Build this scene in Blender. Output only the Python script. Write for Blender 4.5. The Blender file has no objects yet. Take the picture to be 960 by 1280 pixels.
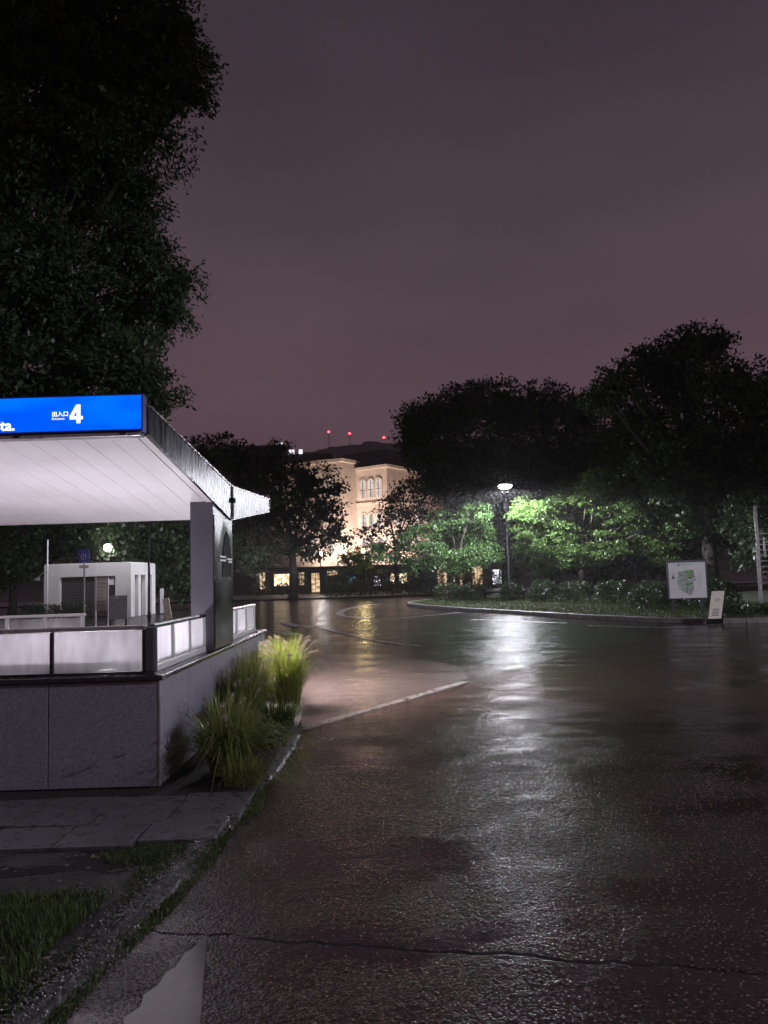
import bpy, math, random
import numpy as np
from mathutils import Vector, Matrix

random.seed(7)
R = math.radians
scene = bpy.context.scene
COL = scene.collection

# ------------------------------------------------------------------ camera
PITCH, ROLL, CAM_H = R(4.93), R(1.7), 1.6
fwd = Vector((0, math.cos(PITCH), math.sin(PITCH)))
up0 = Vector((0, -math.sin(PITCH), math.cos(PITCH)))
right = Vector((1, 0, 0)) * math.cos(ROLL) - up0 * math.sin(ROLL)
up = up0 * math.cos(ROLL) + Vector((1, 0, 0)) * math.sin(ROLL)
cam_data = bpy.data.cameras.new('camera')
cam = bpy.data.objects.new('camera', cam_data)
COL.objects.link(cam)
cam_data.sensor_fit = 'VERTICAL'
cam_data.sensor_height = 24.0
cam_data.lens = 24.0 * 950 / 1280
cam_data.clip_start = 0.05
cam_data.clip_end = 9000
m = Matrix((right, up, -fwd)).transposed().to_4x4()
m.translation = Vector((0, 0, CAM_H))
cam.matrix_world = m
scene.camera = cam

# ------------------------------------------------------------------ sky: overcast night, glowing with the city's light
world = bpy.data.worlds.new('World')
scene.world = world
world.use_nodes = True
wt = world.node_tree
wt.nodes.clear()
def wn(t, **k):
    n = wt.nodes.new(t)
    for a, v in k.items():
        setattr(n, a, v)
    return n
w_out = wn('ShaderNodeOutputWorld')
w_bg = wn('ShaderNodeBackground')
w_tc = wn('ShaderNodeTexCoord')
w_sep = wn('ShaderNodeSeparateXYZ')
w_ramp = wn('ShaderNodeValToRGB')
w_noise = wn('ShaderNodeTexNoise')
w_noise.inputs['Scale'].default_value = 1.7
w_noise.inputs['Detail'].default_value = 4
w_map = wn('ShaderNodeMapping')
w_map.inputs['Scale'].default_value = (1, 1, 2.5)
w_mr = wn('ShaderNodeMapRange')
w_mr.inputs['From Min'].default_value = 0.25
w_mr.inputs['From Max'].default_value = 0.75
w_mr.inputs['To Min'].default_value = 0.72
w_mr.inputs['To Max'].default_value = 1.28
w_mul = wn('ShaderNodeMix', data_type='RGBA', blend_type='MULTIPLY')
w_mul.inputs['Factor'].default_value = 1.0
w_sky = wn('ShaderNodeTexSky', sky_type='NISHITA')
w_sky.sun_disc = False
w_sky.sun_elevation = R(-6)
w_sky.sun_rotation = R(200)
w_add = wn('ShaderNodeMix', data_type='RGBA', blend_type='ADD')
w_add.inputs['Factor'].default_value = 0.02
e = w_ramp.color_ramp.elements
e[0].position = 0.0
e[0].color = (0.140, 0.074, 0.094, 1)
e[1].position = 1.0
e[1].color = (0.028, 0.023, 0.030, 1)
for p, c in ((0.16, (0.117, 0.068, 0.087, 1)), (0.34, (0.091, 0.060, 0.078, 1)), (0.62, (0.050, 0.036, 0.048, 1))):
    el = e.new(p)
    el.color = c
wl = wt.links.new
wl(w_tc.outputs['Generated'], w_sep.inputs[0])
wl(w_sep.outputs['Z'], w_ramp.inputs['Fac'])
wl(w_tc.outputs['Generated'], w_map.inputs['Vector'])
wl(w_map.outputs[0], w_noise.inputs['Vector'])
wl(w_noise.outputs['Fac'], w_mr.inputs['Value'])
wl(w_ramp.outputs['Color'], w_mul.inputs['A'])
wl(w_mr.outputs['Result'], w_mul.inputs['B'])
wl(w_mul.outputs['Result'], w_add.inputs['A'])
wl(w_sky.outputs['Color'], w_add.inputs['B'])
wl(w_add.outputs['Result'], w_bg.inputs['Color'])
w_bg.inputs['Strength'].default_value = 1.0
wl(w_bg.outputs[0], w_out.inputs['Surface'])

scene.view_settings.view_transform = 'Standard'
scene.view_settings.look = 'None'
scene.view_settings.exposure = 0.0
scene.view_settings.gamma = 1.0
scene.view_settings.use_curve_mapping = False
scene.cycles.use_denoising = True
scene.cycles.max_bounces = 8
scene.cycles.transparent_max_bounces = 12
scene.cycles.sample_clamp_indirect = 3.0
scene.cycles.sample_clamp_direct = 30.0
scene.cycles.caustics_reflective = False
scene.cycles.caustics_refractive = False

# ------------------------------------------------------------------ helpers
class MB:
    """collects faces; build() links them as one mesh object"""
    def __init__(self, off=(0, 0, 0)):
        self.v, self.f, self.off = [], [], off
    def add(self, vs, fs):
        n = len(self.v)
        o = self.off
        self.v += [(a[0] - o[0], a[1] - o[1], a[2] - o[2]) for a in vs]
        self.f += [tuple(i + n for i in q) for q in fs]
        return self
    def box(self, x0, x1, y0, y1, z0, z1):
        return self.add([(x0, y0, z0), (x1, y0, z0), (x1, y1, z0), (x0, y1, z0), (x0, y0, z1), (x1, y0, z1), (x1, y1, z1), (x0, y1, z1)],
                        [(0, 3, 2, 1), (4, 5, 6, 7), (0, 1, 5, 4), (1, 2, 6, 5), (2, 3, 7, 6), (3, 0, 4, 7)])
    def quad(self, a, b, c, d):
        return self.add([a, b, c, d], [(0, 1, 2, 3)])
    def prism(self, poly, axis, lo, hi):
        """poly: 2-D outline in the two other axes (in x,y,z order), extruded along axis"""
        n = len(poly)
        def p3(q, h):
            q = list(q)
            q.insert(axis, h)
            return tuple(q)
        vs = [p3(q, lo) for q in poly] + [p3(q, hi) for q in poly]
        fs = [tuple(range(n))[::-1], tuple(range(n, 2 * n))] + [(i, (i + 1) % n, n + (i + 1) % n, n + i) for i in range(n)]
        if axis == 1:
            fs = [q[::-1] for q in fs]
        return self.add(vs, fs)
    def tube(self, pts, radii, n=8, caps=True):
        pts = [Vector(p) for p in pts]
        vs, fs = [], []
        ref = Vector((0.31, 0.17, 0.93)).normalized()
        for i, p in enumerate(pts):
            d = (pts[min(i + 1, len(pts) - 1)] - pts[max(i - 1, 0)]).normalized()
            r0 = ref if abs(d.dot(ref)) < 0.9 else Vector((1, 0, 0))
            a = d.cross(r0).normalized()
            b = d.cross(a)
            for k in range(n):
                t = 2 * math.pi * k / n
                vs.append(tuple(p + (a * math.cos(t) + b * math.sin(t)) * radii[i]))
        for i in range(len(pts) - 1):
            for k in range(n):
                fs.append((i * n + k, i * n + (k + 1) % n, (i + 1) * n + (k + 1) % n, (i + 1) * n + k))
        if caps:
            fs.append(tuple(range(n))[::-1])
            fs.append(tuple(range((len(pts) - 1) * n, len(pts) * n)))
        return self.add(vs, fs)
    def build(self, name, material, parent=None, bevel=0, smooth=False):
        me = bpy.data.meshes.new(name)
        me.from_pydata(self.v, [], self.f)
        me.validate()
        me.materials.append(material)
        if smooth:
            me.polygons.foreach_set('use_smooth', [True] * len(me.polygons))
        me.update()
        return link(name, me, parent, bevel)

def link(name, me, parent=None, bevel=0, loc=None):
    o = bpy.data.objects.new(name, me)
    COL.objects.link(o)
    if parent:
        o.parent = parent
    if loc:
        o.location = loc
    if bevel:
        b = o.modifiers.new('bevel', 'BEVEL')
        b.width = bevel
        b.segments = 2
        b.limit_method = 'ANGLE'
    return o

def tag(o, label, cat, group=None):
    o['label'] = label
    o['category'] = cat
    if group:
        o['group'] = group
    return o

def thing(name, label, cat, loc, rz=0.0, group=None):
    o = bpy.data.objects.new(name, None)
    COL.objects.link(o)
    o.empty_display_size = 0.2
    o.location = loc
    o.rotation_euler = (0, 0, rz)
    return tag(o, label, cat, group)

def struct(o, kind='structure', label=None, cat=None):
    o['kind'] = kind
    if label:
        o['label'] = label
        o['category'] = cat
    return o

def copy_tree(o, parent=None):
    c = o.copy()
    COL.objects.link(c)
    c.parent = parent
    for ch in list(o.children):
        copy_tree(ch, c)
    return c

def quads_mesh(name, co, material):
    """co: (n,4,3) numpy quads"""
    n = len(co)
    me = bpy.data.meshes.new(name)
    me.vertices.add(n * 4)
    me.vertices.foreach_set('co', np.ascontiguousarray(co, dtype=np.float32).ravel())
    me.loops.add(n * 4)
    me.loops.foreach_set('vertex_index', np.arange(n * 4, dtype=np.int32))
    me.polygons.add(n)
    me.polygons.foreach_set('loop_start', np.arange(0, n * 4, 4, dtype=np.int32))
    me.polygons.foreach_set('loop_total', np.full(n, 4, dtype=np.int32))
    me.update(calc_edges=True)
    me.materials.append(material)
    return me

# ------------------------------------------------------------------ materials
class NT:
    def __init__(self, name):
        self.m = bpy.data.materials.new(name)
        self.m.use_nodes = True
        self.t = self.m.node_tree
        self.t.nodes.clear()
        self.out = self.n('ShaderNodeOutputMaterial')
    def n(self, typ, ins=None, **k):
        nd = self.t.nodes.new(typ)
        for a, v in k.items():
            setattr(nd, a, v)
        for a, v in (ins or {}).items():
            if isinstance(v, bpy.types.NodeSocket):
                self.t.links.new(v, nd.inputs[a])
            else:
                nd.inputs[a].default_value = v
        return nd
    def pos(self, scale=None):
        g = self.n('ShaderNodeNewGeometry').outputs['Position']
        if scale:
            g = self.n('ShaderNodeMapping', {'Vector': g, 'Scale': scale}).outputs[0]
        return g
    def noise(self, scale, detail=4, vec=None, rough=0.5):
        return self.n('ShaderNodeTexNoise', {'Vector': vec or self.pos(), 'Scale': scale, 'Detail': detail, 'Roughness': rough}).outputs['Fac']
    def rng(self, v, a, b, c, d, smooth=False):
        return self.n('ShaderNodeMapRange', {'Value': v, 'From Min': a, 'From Max': b, 'To Min': c, 'To Max': d},
                      interpolation_type='SMOOTHSTEP' if smooth else 'LINEAR').outputs['Result']
    def mix(self, f, a, b):
        return self.n('ShaderNodeMix', {'Factor': f, 'A': a, 'B': b}, data_type='RGBA').outputs['Result']
    def math(self, op, a, b=0.0, c=0.0):
        nd = self.n('ShaderNodeMath', operation=op)
        for i, v in enumerate((a, b, c)):
            if isinstance(v, bpy.types.NodeSocket):
                self.t.links.new(v, nd.inputs[i])
            else:
                nd.inputs[i].default_value = v
        return nd.outputs[0]
    def bump(self, h, strength=0.5, dist=0.01, normal=None):
        i = {'Height': h, 'Strength': strength, 'Distance': dist}
        if normal:
            i['Normal'] = normal
        return self.n('ShaderNodeBump', i).outputs[0]
    def bsdf(self, **k):
        return self.n('ShaderNodeBsdfPrincipled', {a.replace('_', ' '): v for a, v in k.items()}).outputs[0]
    def done(self, s):
        self.t.links.new(s, self.out.inputs['Surface'])
        return self.m

def rgb(*c):
    return (c[0], c[1], c[2], 1.0)

def plain(name, c, rough=0.5, metal=0.0, var=0.25, scale=6.0, bump=0.15, bscale=40.0, streak=False, spec=0.5):
    """paint / stone / metal with blotches, wear in the gloss and fine relief"""
    t = NT(name)
    vec = t.pos((1, 1, 0.12)) if streak else t.pos()
    a = t.rng(t.noise(scale, 5, vec), 0.3, 0.7, 0, 1)
    b = t.rng(t.noise(scale * 7, 3, vec), 0.3, 0.7, 0, 1)
    f = t.math('MULTIPLY_ADD', b, 0.4, t.math('MULTIPLY', a, 0.6))
    col = t.mix(f, rgb(*[x * (1 - var) for x in c]), rgb(*[min(1, x * (1 + var)) for x in c]))
    rg = t.rng(a, 0, 1, max(0.03, rough - 0.1), min(1, rough + 0.12))
    nrm = t.bump(t.noise(bscale, 3), bump, 0.004)
    return t.done(t.bsdf(Base_Color=col, Roughness=rg, Metallic=metal, Normal=nrm, Specular_IOR_Level=spec))

def emit(name, c, s):
    t = NT(name)
    return t.done(t.n('ShaderNodeEmission', {'Color': rgb(*c), 'Strength': s}).outputs[0])

def foliage(name, c1, c2, rough=0.42, trans=0.3):
    t = NT(name)
    isl = t.n('ShaderNodeNewGeometry').outputs['Random Per Island']
    big = t.rng(t.noise(0.9, 2), 0.35, 0.65, 0, 1)
    f = t.math('MULTIPLY_ADD', isl, 0.6, t.math('MULTIPLY', big, 0.4))
    col = t.mix(f, rgb(*c1), rgb(*c2))
    b = t.bsdf(Base_Color=col, Roughness=rough, Specular_IOR_Level=0.4)
    tr = t.n('ShaderNodeBsdfTranslucent', {'Color': col}).outputs[0]
    return t.done(t.n('ShaderNodeMixShader', {0: trans, 1: b, 2: tr}).outputs[0])

def asphalt(name, c, stone, rlo, rhi, bump, smooth_patch=0.0, crack=False, relief=0.004):
    """wet asphalt: chippings, water film pooling in the low places"""
    t = NT(name)
    P = t.pos()
    vor = t.n('ShaderNodeTexVoronoi', {'Vector': P, 'Scale': stone, 'Randomness': 1.0}, feature='F1')
    vor2 = t.n('ShaderNodeTexVoronoi', {'Vector': P, 'Scale': stone * 0.42}, feature='F1')
    big = t.noise(0.6, 3, t.pos((0.45, 1.2, 1)), 0.5)
    med = t.noise(4.0, 4)
    wet = t.rng(big, 0.57, 0.66, 0, 1, True)          # 1: film of standing water
    fl = t.math('MULTIPLY', wet, smooth_patch)
    colv = t.mix(t.rng(vor.outputs['Color'], 0, 1, 0, 1), rgb(*[x * 0.55 for x in c]), rgb(*[x * 1.6 for x in c]))
    colv = t.mix(t.rng(med, 0.35, 0.65, 0, 0.5), colv, rgb(*[x * 0.6 for x in c]))
    rnd_ = t.n('ShaderNodeSeparateColor', {0: vor.outputs['Color']}).outputs['Green']
    colv = t.mix(t.math('MULTIPLY', t.rng(rnd_, 0.80, 0.84, 0, 1), t.rng(vor.outputs['Distance'], 0.25, 0.4, 1, 0)), colv, rgb(*[x * 4.5 for x in c]))  # pale chips: glints of wet stone tops put into the colour
    colv = t.mix(t.rng(vor.outputs['Distance'], 0.35, 0.6, 0, 0.85), colv, rgb(*[x * 0.2 for x in c]))
    rough = t.math('SUBTRACT', t.rng(med, 0.3, 0.7, rlo, rhi), t.math('MULTIPLY', fl, rlo * 0.6))
    h = t.math('ADD', t.rng(vor.outputs['Distance'], 0, 0.7, 1, 0), t.math('MULTIPLY', t.rng(vor2.outputs['Distance'], 0, 0.7, 1, 0), 1.1))
    grain = t.rng(t.noise(0.95, 4, t.pos((0.6, 1.3, 1)), 0.62), 0.34, 0.64, 0.30, 1.7, True)
    h = t.math('MULTIPLY', t.math('MULTIPLY', h, grain), t.math('SUBTRACT', 1.0, t.math('MULTIPLY', fl, 0.85)))
    coarse = t.math('MULTIPLY', t.noise(16.0, 6, None, 0.8), t.math('MULTIPLY', grain, 0.9))
    nrm = t.bump(t.math('ADD', h, coarse), bump, relief)
    nrm = t.bump(t.noise(0.75, 4, t.pos((0.8, 1.2, 1)), 0.55), 0.40, 0.03, nrm)
    if crack:
        sx = t.n('ShaderNodeSeparateXYZ', {0: P})
        wob = t.rng(t.noise(3.2, 5, t.pos((1, 0.0, 0))), 0, 1, -0.09, 0.09)
        line = t.math('ADD', t.math('MULTIPLY_ADD', sx.outputs['X'], -0.20, 3.42), wob)
        d = t.math('ABSOLUTE', t.math('SUBTRACT', sx.outputs['Y'], line))
        side = t.rng(t.math('SUBTRACT', sx.outputs['Y'], line), -0.012, 0.02, 0, 1, True)
        on = t.math('MULTIPLY', t.rng(d, 0.006, 0.016, 1, 0), t.rng(sx.outputs['X'], 1.0, 1.25, 1, 0))
        on = t.math('MULTIPLY', on, t.rng(sx.outputs['X'], -0.75, -0.6, 0, 1))
        colv = t.mix(on, colv, rgb(0.004, 0.004, 0.004))
        rough = t.math('MAXIMUM', rough, t.math('MULTIPLY', on, 0.9))
        nrm = t.bump(side, 0.8, 0.012, nrm)
    return t.done(t.bsdf(Base_Color=colv, Roughness=rough, Normal=nrm, Specular_IOR_Level=0.8))

M = {}
M['asphalt'] = asphalt('wet_coarse_asphalt', (0.070, 0.047, 0.043), 62, 0.06, 0.12, 1.0, 0.75, True, 0.0020)
M['asphalt_far'] = asphalt('wet_worn_asphalt', (0.046, 0.034, 0.031), 50, 0.08, 0.18, 0.8, 0.7, False, 0.0024)
M['path'] = asphalt('wet_smooth_path', (0.085, 0.068, 0.066), 70, 0.12, 0.24, 0.8, 0.5, False, 0.002)
M['paint'] = plain('worn_road_paint', (0.15, 0.14, 0.135), 0.3, var=0.8, scale=9, bump=0.3)
M['granite'] = plain('flamed_granite', (0.28, 0.27, 0.335), 0.36, var=0.5, scale=55.0, bump=0.35, bscale=220)  # blue tint in the base colour stands in for the sign's light
M['granite_dark'] = plain('dark_polished_granite', (0.035, 0.034, 0.04), 0.22, var=0.3, scale=8)
M['concrete'] = plain('wet_concrete', (0.22, 0.20, 0.20), 0.33, var=0.35, scale=5, bump=0.5, bscale=120)
M['slab'] = plain('wet_exposed_slab', (0.095, 0.086, 0.095), 0.3, var=0.6, scale=14, bump=0.9, bscale=160)
M['gutter'] = plain('old_gutter_concrete', (0.075, 0.066, 0.064), 0.3, var=0.5, scale=12, bump=0.9, bscale=90)
M['aggregate'] = plain('exposed_aggregate', (0.085, 0.078, 0.08), 0.55, var=0.8, scale=40, spec=0.3, bump=1.0, bscale=130)
M['pebble'] = plain('pebble', (0.15, 0.135, 0.14), 0.3, var=0.5, scale=30)
M['apron'] = plain('wet_smooth_concrete', (0.17, 0.15, 0.16), 0.10, var=0.12, scale=3, bump=0.1)
def mud():
    t = NT('wet_mud')
    n = t.noise(2.6, 5, t.pos((1, 1.5, 1)), 0.55)
    pud = t.rng(n, 0.47, 0.54, 0, 1, True)
    g = t.noise(45, 5, None, 0.7)
    col = t.mix(pud, t.mix(g, rgb(0.014, 0.011, 0.009), rgb(0.07, 0.055, 0.05)), rgb(0.028, 0.022, 0.021))
    rough = t.rng(pud, 0, 1, 0.5, 0.06)
    hgt = t.math('MULTIPLY', t.math('ADD', g, t.noise(9, 4)), t.math('SUBTRACT', 1.0, pud))
    return t.done(t.bsdf(Base_Color=col, Roughness=rough, Normal=t.bump(hgt, 0.9, 0.02)))
M['mud'] = mud()
M['clod'] = plain('soil_clod', (0.03, 0.024, 0.022), 0.5, var=0.6, scale=20)
M['soil'] = plain('dark_soil', (0.02, 0.016, 0.014), 0.75, var=0.5, scale=6, bump=1.0, bscale=60)
M['lawn'] = plain('rough_lawn', (0.028, 0.036, 0.015), 0.85, var=0.6, scale=2.5, bump=1.0, bscale=50)
M['white_metal'] = plain('white_coated_steel', (0.72, 0.71, 0.73), 0.35, var=0.08, scale=5, streak=True)
M['rail_metal'] = plain('grey_rail_metal', (0.42, 0.40, 0.43), 0.3, 0.4, var=0.15, streak=True)
M['dark_metal'] = plain('dark_bronze_metal', (0.03, 0.03, 0.034), 0.35, 0.5, var=0.3)
M['soffit'] = plain('white_soffit_board', (0.74, 0.71, 0.74), 0.5, var=0.05, scale=1.5)
def wet_fascia():
    t = NT('wet_dark_metal')
    run = t.rng(t.noise(26, 6, t.pos((1, 1, 0.1)), 0.65), 0.38, 0.66, 0, 1)
    drop = t.n('ShaderNodeTexVoronoi', {'Vector': t.pos((1, 1, 0.55)), 'Scale': 55.0}).outputs['Distance']
    blot = t.rng(t.noise(2.2, 4), 0.35, 0.65, 0, 1)
    col = t.mix(t.math('MULTIPLY', run, blot), rgb(0.018, 0.018, 0.023), rgb(0.11, 0.11, 0.12))
    hgt = t.math('ADD', t.math('MULTIPLY', run, 0.6), t.rng(drop, 0.0, 0.45, 1, 0))
    return t.done(t.bsdf(Base_Color=col, Roughness=t.rng(run, 0, 1, 0.30, 0.14), Metallic=0.1, Normal=t.bump(hgt, 0.35, 0.002), Specular_IOR_Level=0.15))
M['fascia'] = wet_fascia()
M['coping_metal'] = plain('bright_metal_trim', (0.6, 0.6, 0.62), 0.25, 0.8, var=0.3, scale=14, bump=0.4)
M['column'] = plain('mauve_grey_panel', (0.085, 0.08, 0.10), 0.42, var=0.08, scale=2)
M['column_gloss'] = plain('dark_polished_panel', (0.022, 0.020, 0.020), 0.14, 0.1, var=0.2, scale=2, bump=0.02)
M['column_grey'] = plain('grey_polished_panel', (0.10, 0.10, 0.105), 0.2, 0.1, var=0.25, scale=3, bump=0.05)
M['pole_black'] = plain('black_lamp_paint', (0.006, 0.006, 0.007), 0.75, var=0.3, spec=0.2)
M['render_white'] = plain('white_render', (0.66, 0.64, 0.63), 0.7, var=0.1, scale=2.0, streak=True)
M['shutter'] = plain('dark_shutter', (0.045, 0.04, 0.042), 0.5, var=0.2)
M['stone_beige'] = plain('beige_stone', (0.52, 0.44, 0.385), 0.75, var=0.2, scale=0.8)
M['stone_pale'] = plain('pale_stone', (0.62, 0.52, 0.44), 0.7, var=0.12, scale=0.8)
M['roof_dark'] = plain('dark_roof', (0.05, 0.04, 0.045), 0.6, var=0.3, scale=1)
M['bark'] = plain('bark', (0.03, 0.024, 0.019), 0.8, var=0.4, scale=8, bump=1.0, bscale=30)
M['hill'] = plain('wooded_hill', (0.05, 0.06, 0.035), 0.9, var=0.4, scale=0.02)
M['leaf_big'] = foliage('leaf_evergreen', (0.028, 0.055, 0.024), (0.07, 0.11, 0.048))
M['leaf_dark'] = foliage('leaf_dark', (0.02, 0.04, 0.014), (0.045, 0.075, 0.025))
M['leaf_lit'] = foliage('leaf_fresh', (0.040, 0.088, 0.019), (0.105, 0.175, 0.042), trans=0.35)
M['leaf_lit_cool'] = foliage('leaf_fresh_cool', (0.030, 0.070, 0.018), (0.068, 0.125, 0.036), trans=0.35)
M['leaf_hedge'] = foliage('leaf_hedge', (0.025, 0.05, 0.018), (0.06, 0.10, 0.035))
M['blade'] = foliage('grass_blade', (0.09, 0.13, 0.03), (0.27, 0.30, 0.09), 0.4, 0.4)
M['blade_bright'] = foliage('grass_blade_bright', (0.16, 0.24, 0.03), (0.32, 0.38, 0.07), 0.4, 0.45)
M['blade_dry'] = foliage('grass_blade_dry', (0.16, 0.13, 0.08), (0.34, 0.28, 0.18), 0.5, 0.4)
M['plume'] = foliage('grass_plume', (0.32, 0.27, 0.22), (0.5, 0.44, 0.38), 0.6, 0.4)
M['moss'] = foliage('moss', (0.04, 0.065, 0.016), (0.11, 0.15, 0.04), 0.6, 0.2)
M['lamp_white'] = emit('lamp_white', (1.0, 0.95, 0.98), 60)
M['lamp_warm'] = emit('lamp_warm', (1.0, 0.72, 0.36), 6)
M['tube'] = emit('tube_light', (1.0, 0.92, 1.0), 6)
M['red'] = emit('warning_red', (1.0, 0.06, 0.09), 9)
M['win_warm'] = emit('lit_window_warm', (1.0, 0.74, 0.46), 1.0)
M['win_bright'] = emit('lit_window_bright', (1.0, 0.84, 0.62), 2.2)
M['win_blue'] = emit('lit_window_blue', (0.25, 0.6, 1.0), 0.9)
M['win_white'] = emit('lit_window_white', (0.9, 0.9, 1.0), 1.6)
M['win_arch'] = emit('lit_window_arch', (1.0, 0.9, 0.85), 0.75)
def interior(name, c1, c2, s, sc):
    t = NT(name)
    f = t.rng(t.noise(sc, 3, t.pos((1, 1, 1.6))), 0.35, 0.62, 0, 1)
    col = t.mix(f, rgb(*c1), rgb(*c2))
    return t.done(t.n('ShaderNodeEmission', {'Color': col, 'Strength': s}).outputs[0])
M['win_warm'] = interior('lit_window_warm', (0.25, 0.14, 0.06), (1.0, 0.74, 0.46), 1.0, 2.0)
M['win_bright'] = interior('lit_window_bright', (0.5, 0.32, 0.16), (1.0, 0.84, 0.62), 2.0, 1.7)
M['win_blue'] = interior('lit_window_blue', (0.1, 0.3, 0.6), (0.35, 0.7, 1.0), 0.9, 2.5)
M['win_arch'] = interior('lit_window_arch', (0.7, 0.55, 0.5), (1.0, 0.9, 0.85), 0.8, 0.9)
M['glyph'] = emit('sign_lettering', (1.0, 1.0, 1.0), 1.3)
M['black'] = plain('black_rubber', (0.010, 0.010, 0.010), 0.8, spec=0.1)
M['ink'] = plain('dark_print', (0.06, 0.065, 0.07), 0.5)
M['ink_green'] = plain('green_print', (0.20, 0.36, 0.13), 0.5, var=0.4, scale=12)
M['ink_grey'] = plain('grey_print', (0.42, 0.48, 0.46), 0.5, var=0.35, scale=14)
M['sheet_white'] = plain('white_board', (0.78, 0.77, 0.80), 0.35, var=0.05)
M['sheet_cream'] = plain('cream_board', (0.72, 0.66, 0.56), 0.4, var=0.12, scale=5)
M['sheet_grey'] = plain('grey_board', (0.30, 0.30, 0.33), 0.4, var=0.2, scale=5)
M['sign_blue'] = plain('blue_sign_plate', (0.05, 0.05, 0.42), 0.4, var=0.1)

def blue_box():
    t = NT('backlit_blue_face')
    n = t.rng(t.noise(1.1, 2, t.pos((1, 1, 3))), 0.4, 0.7, 0, 1, True)
    col = t.mix(n, rgb(0.0, 0.075, 0.78), rgb(0.0, 0.15, 0.95))
    return t.done(t.n('ShaderNodeEmission', {'Color': col, 'Strength': 1.35}).outputs[0])
M['sign_face'] = blue_box()

def pane(name, clear, milky, tint, wear=1.0):
    """wet balustrade glass: partly clear, partly milky with run marks and drops"""
    t = NT(name)
    run = t.rng(t.noise(9, 5, t.pos((1.3, 1.3, 0.35))), 0.35, 0.7, 0, 1)
    f = t.rng(run, 0, 1, milky * (1 - 0.4 * wear), min(1.0, milky * (1 + 0.25 * wear)))
    cl = t.n('ShaderNodeBsdfTransparent', {'Color': rgb(0.88, 0.9, 0.92)}).outputs[0]
    tl = t.n('ShaderNodeBsdfTranslucent', {'Color': rgb(*tint)}).outputs[0]
    df = t.n('ShaderNodeBsdfDiffuse', {'Color': rgb(*tint)}).outputs[0]
    mk = t.n('ShaderNodeMixShader', {0: 0.35, 1: tl, 2: df}).outputs[0]
    a = t.n('ShaderNodeMixShader', {0: f, 1: cl, 2: mk}).outputs[0]
    drops = t.n('ShaderNodeTexVoronoi', {'Vector': t.pos(), 'Scale': 60.0}).outputs['Distance']
    gl = t.n('ShaderNodeBsdfGlossy', {'Roughness': 0.08, 'Normal': t.bump(drops, 0.25, 0.003)}).outputs[0]
    fr = t.n('ShaderNodeFresnel', {'IOR': 1.4}).outputs[0]
    return t.done(t.n('ShaderNodeMixShader', {0: fr, 1: a, 2: gl}).outputs[0])
M['glass_front'] = pane('wet_clear_glass', 0.5, 0.48, (0.9, 0.86, 0.92), 0.5)
M['glass_side'] = pane('milky_glass', 0.1, 0.93, (0.95, 0.95, 1.0), 0.2)
M['glass_back'] = pane('clear_glass', 0.8, 0.12, (0.7, 0.7, 0.75))

# ================================================================== THE SETTING
def sheet(name, pts, z, material, parent=None):
    o = MB()
    o.add([(x, y, z) for x, y in pts], [tuple(range(len(pts)))])
    return struct(o.build(name, material, parent))

sheet('ground', [(-2400, -55), (2400, -55), (2400, 1900), (-2400, 1900)], 0.0, M['asphalt_far'])

def smooth_line(pts, n=8):
    """Catmull-Rom through 2-D points"""
    P = [Vector(p) for p in pts]
    P = [2 * P[0] - P[1]] + P + [2 * P[-1] - P[-2]]
    out = []
    for i in range(1, len(P) - 2):
        for k in range(n):
            t = k / n
            a, b, c, d = P[i - 1:i + 3]
            out.append(0.5 * ((2 * b) + (c - a) * t + (2 * a - 5 * b + 4 * c - d) * t * t + (3 * b - a - 3 * c + d) * t ** 3))
    out.append(P[-2])
    return out

def walk(pts, step, n=12):
    """points every `step` metres along a smooth line, with tangent"""
    L = smooth_line(pts, n)
    res, acc = [], 0.0
    for a, b in zip(L, L[1:]):
        d = (b - a).length
        while acc < d:
            res.append((a + (b - a) * (acc / d), (b - a).normalized()))
            acc += step
        acc -= d
    return res

def ribbon(name, pts, w, z, material, wob=0.0, seed=1, parent=None):
    rnd = random.Random(seed)
    o = MB()
    W = walk(pts, max(0.15, w * 0.8))
    vs = []
    for p, t in W:
        nrm = Vector((-t.y, t.x))
        a = p + nrm * (w / 2 + rnd.uniform(-wob, wob))
        b = p - nrm * (w / 2 + rnd.uniform(-wob, wob))
        vs += [(a.x, a.y, z), (b.x, b.y, z)]
    o.add(vs, [(2 * i + 1, 2 * i + 3, 2 * i + 2, 2 * i) for i in range(len(W) - 1)])
    return o.build(name, material, parent)

def ragged(pts, amp, seed, n=6):
    rnd = random.Random(seed)
    return [(p.x + rnd.uniform(-amp, amp), p.y + rnd.uniform(-amp, amp)) for p in smooth_line(pts + pts[:1], n)[:-1]]
EDGE = [(-0.97, 8.30), (0.0, 9.75), (1.0, 11.35), (2.3, 13.2), (4.2, 15.8), (7.4, 19.4), (12.0, 21.0), (40, 22.0)]
edge = [(p.x, p.y) for p in smooth_line(EDGE, 6)]
sheet('road', edge[::-1] + [(-1.3, 8.0), (-1.6, 1.0), (-9.0, 1.0), (-9.0, -40), (40, -40)], 0.008, M['asphalt'])
sheet('footpath', ragged([(-0.95, 8.45), (0.0, 9.85), (0.85, 11.2), (1.25, 12.4), (1.0, 14.2), (-0.2, 15.6), (-1.6, 16.2), (-2.2, 15.0), (-1.9, 11.9), (-1.4, 11.4)], 0.03, 8), 0.004, M['path'])

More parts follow.
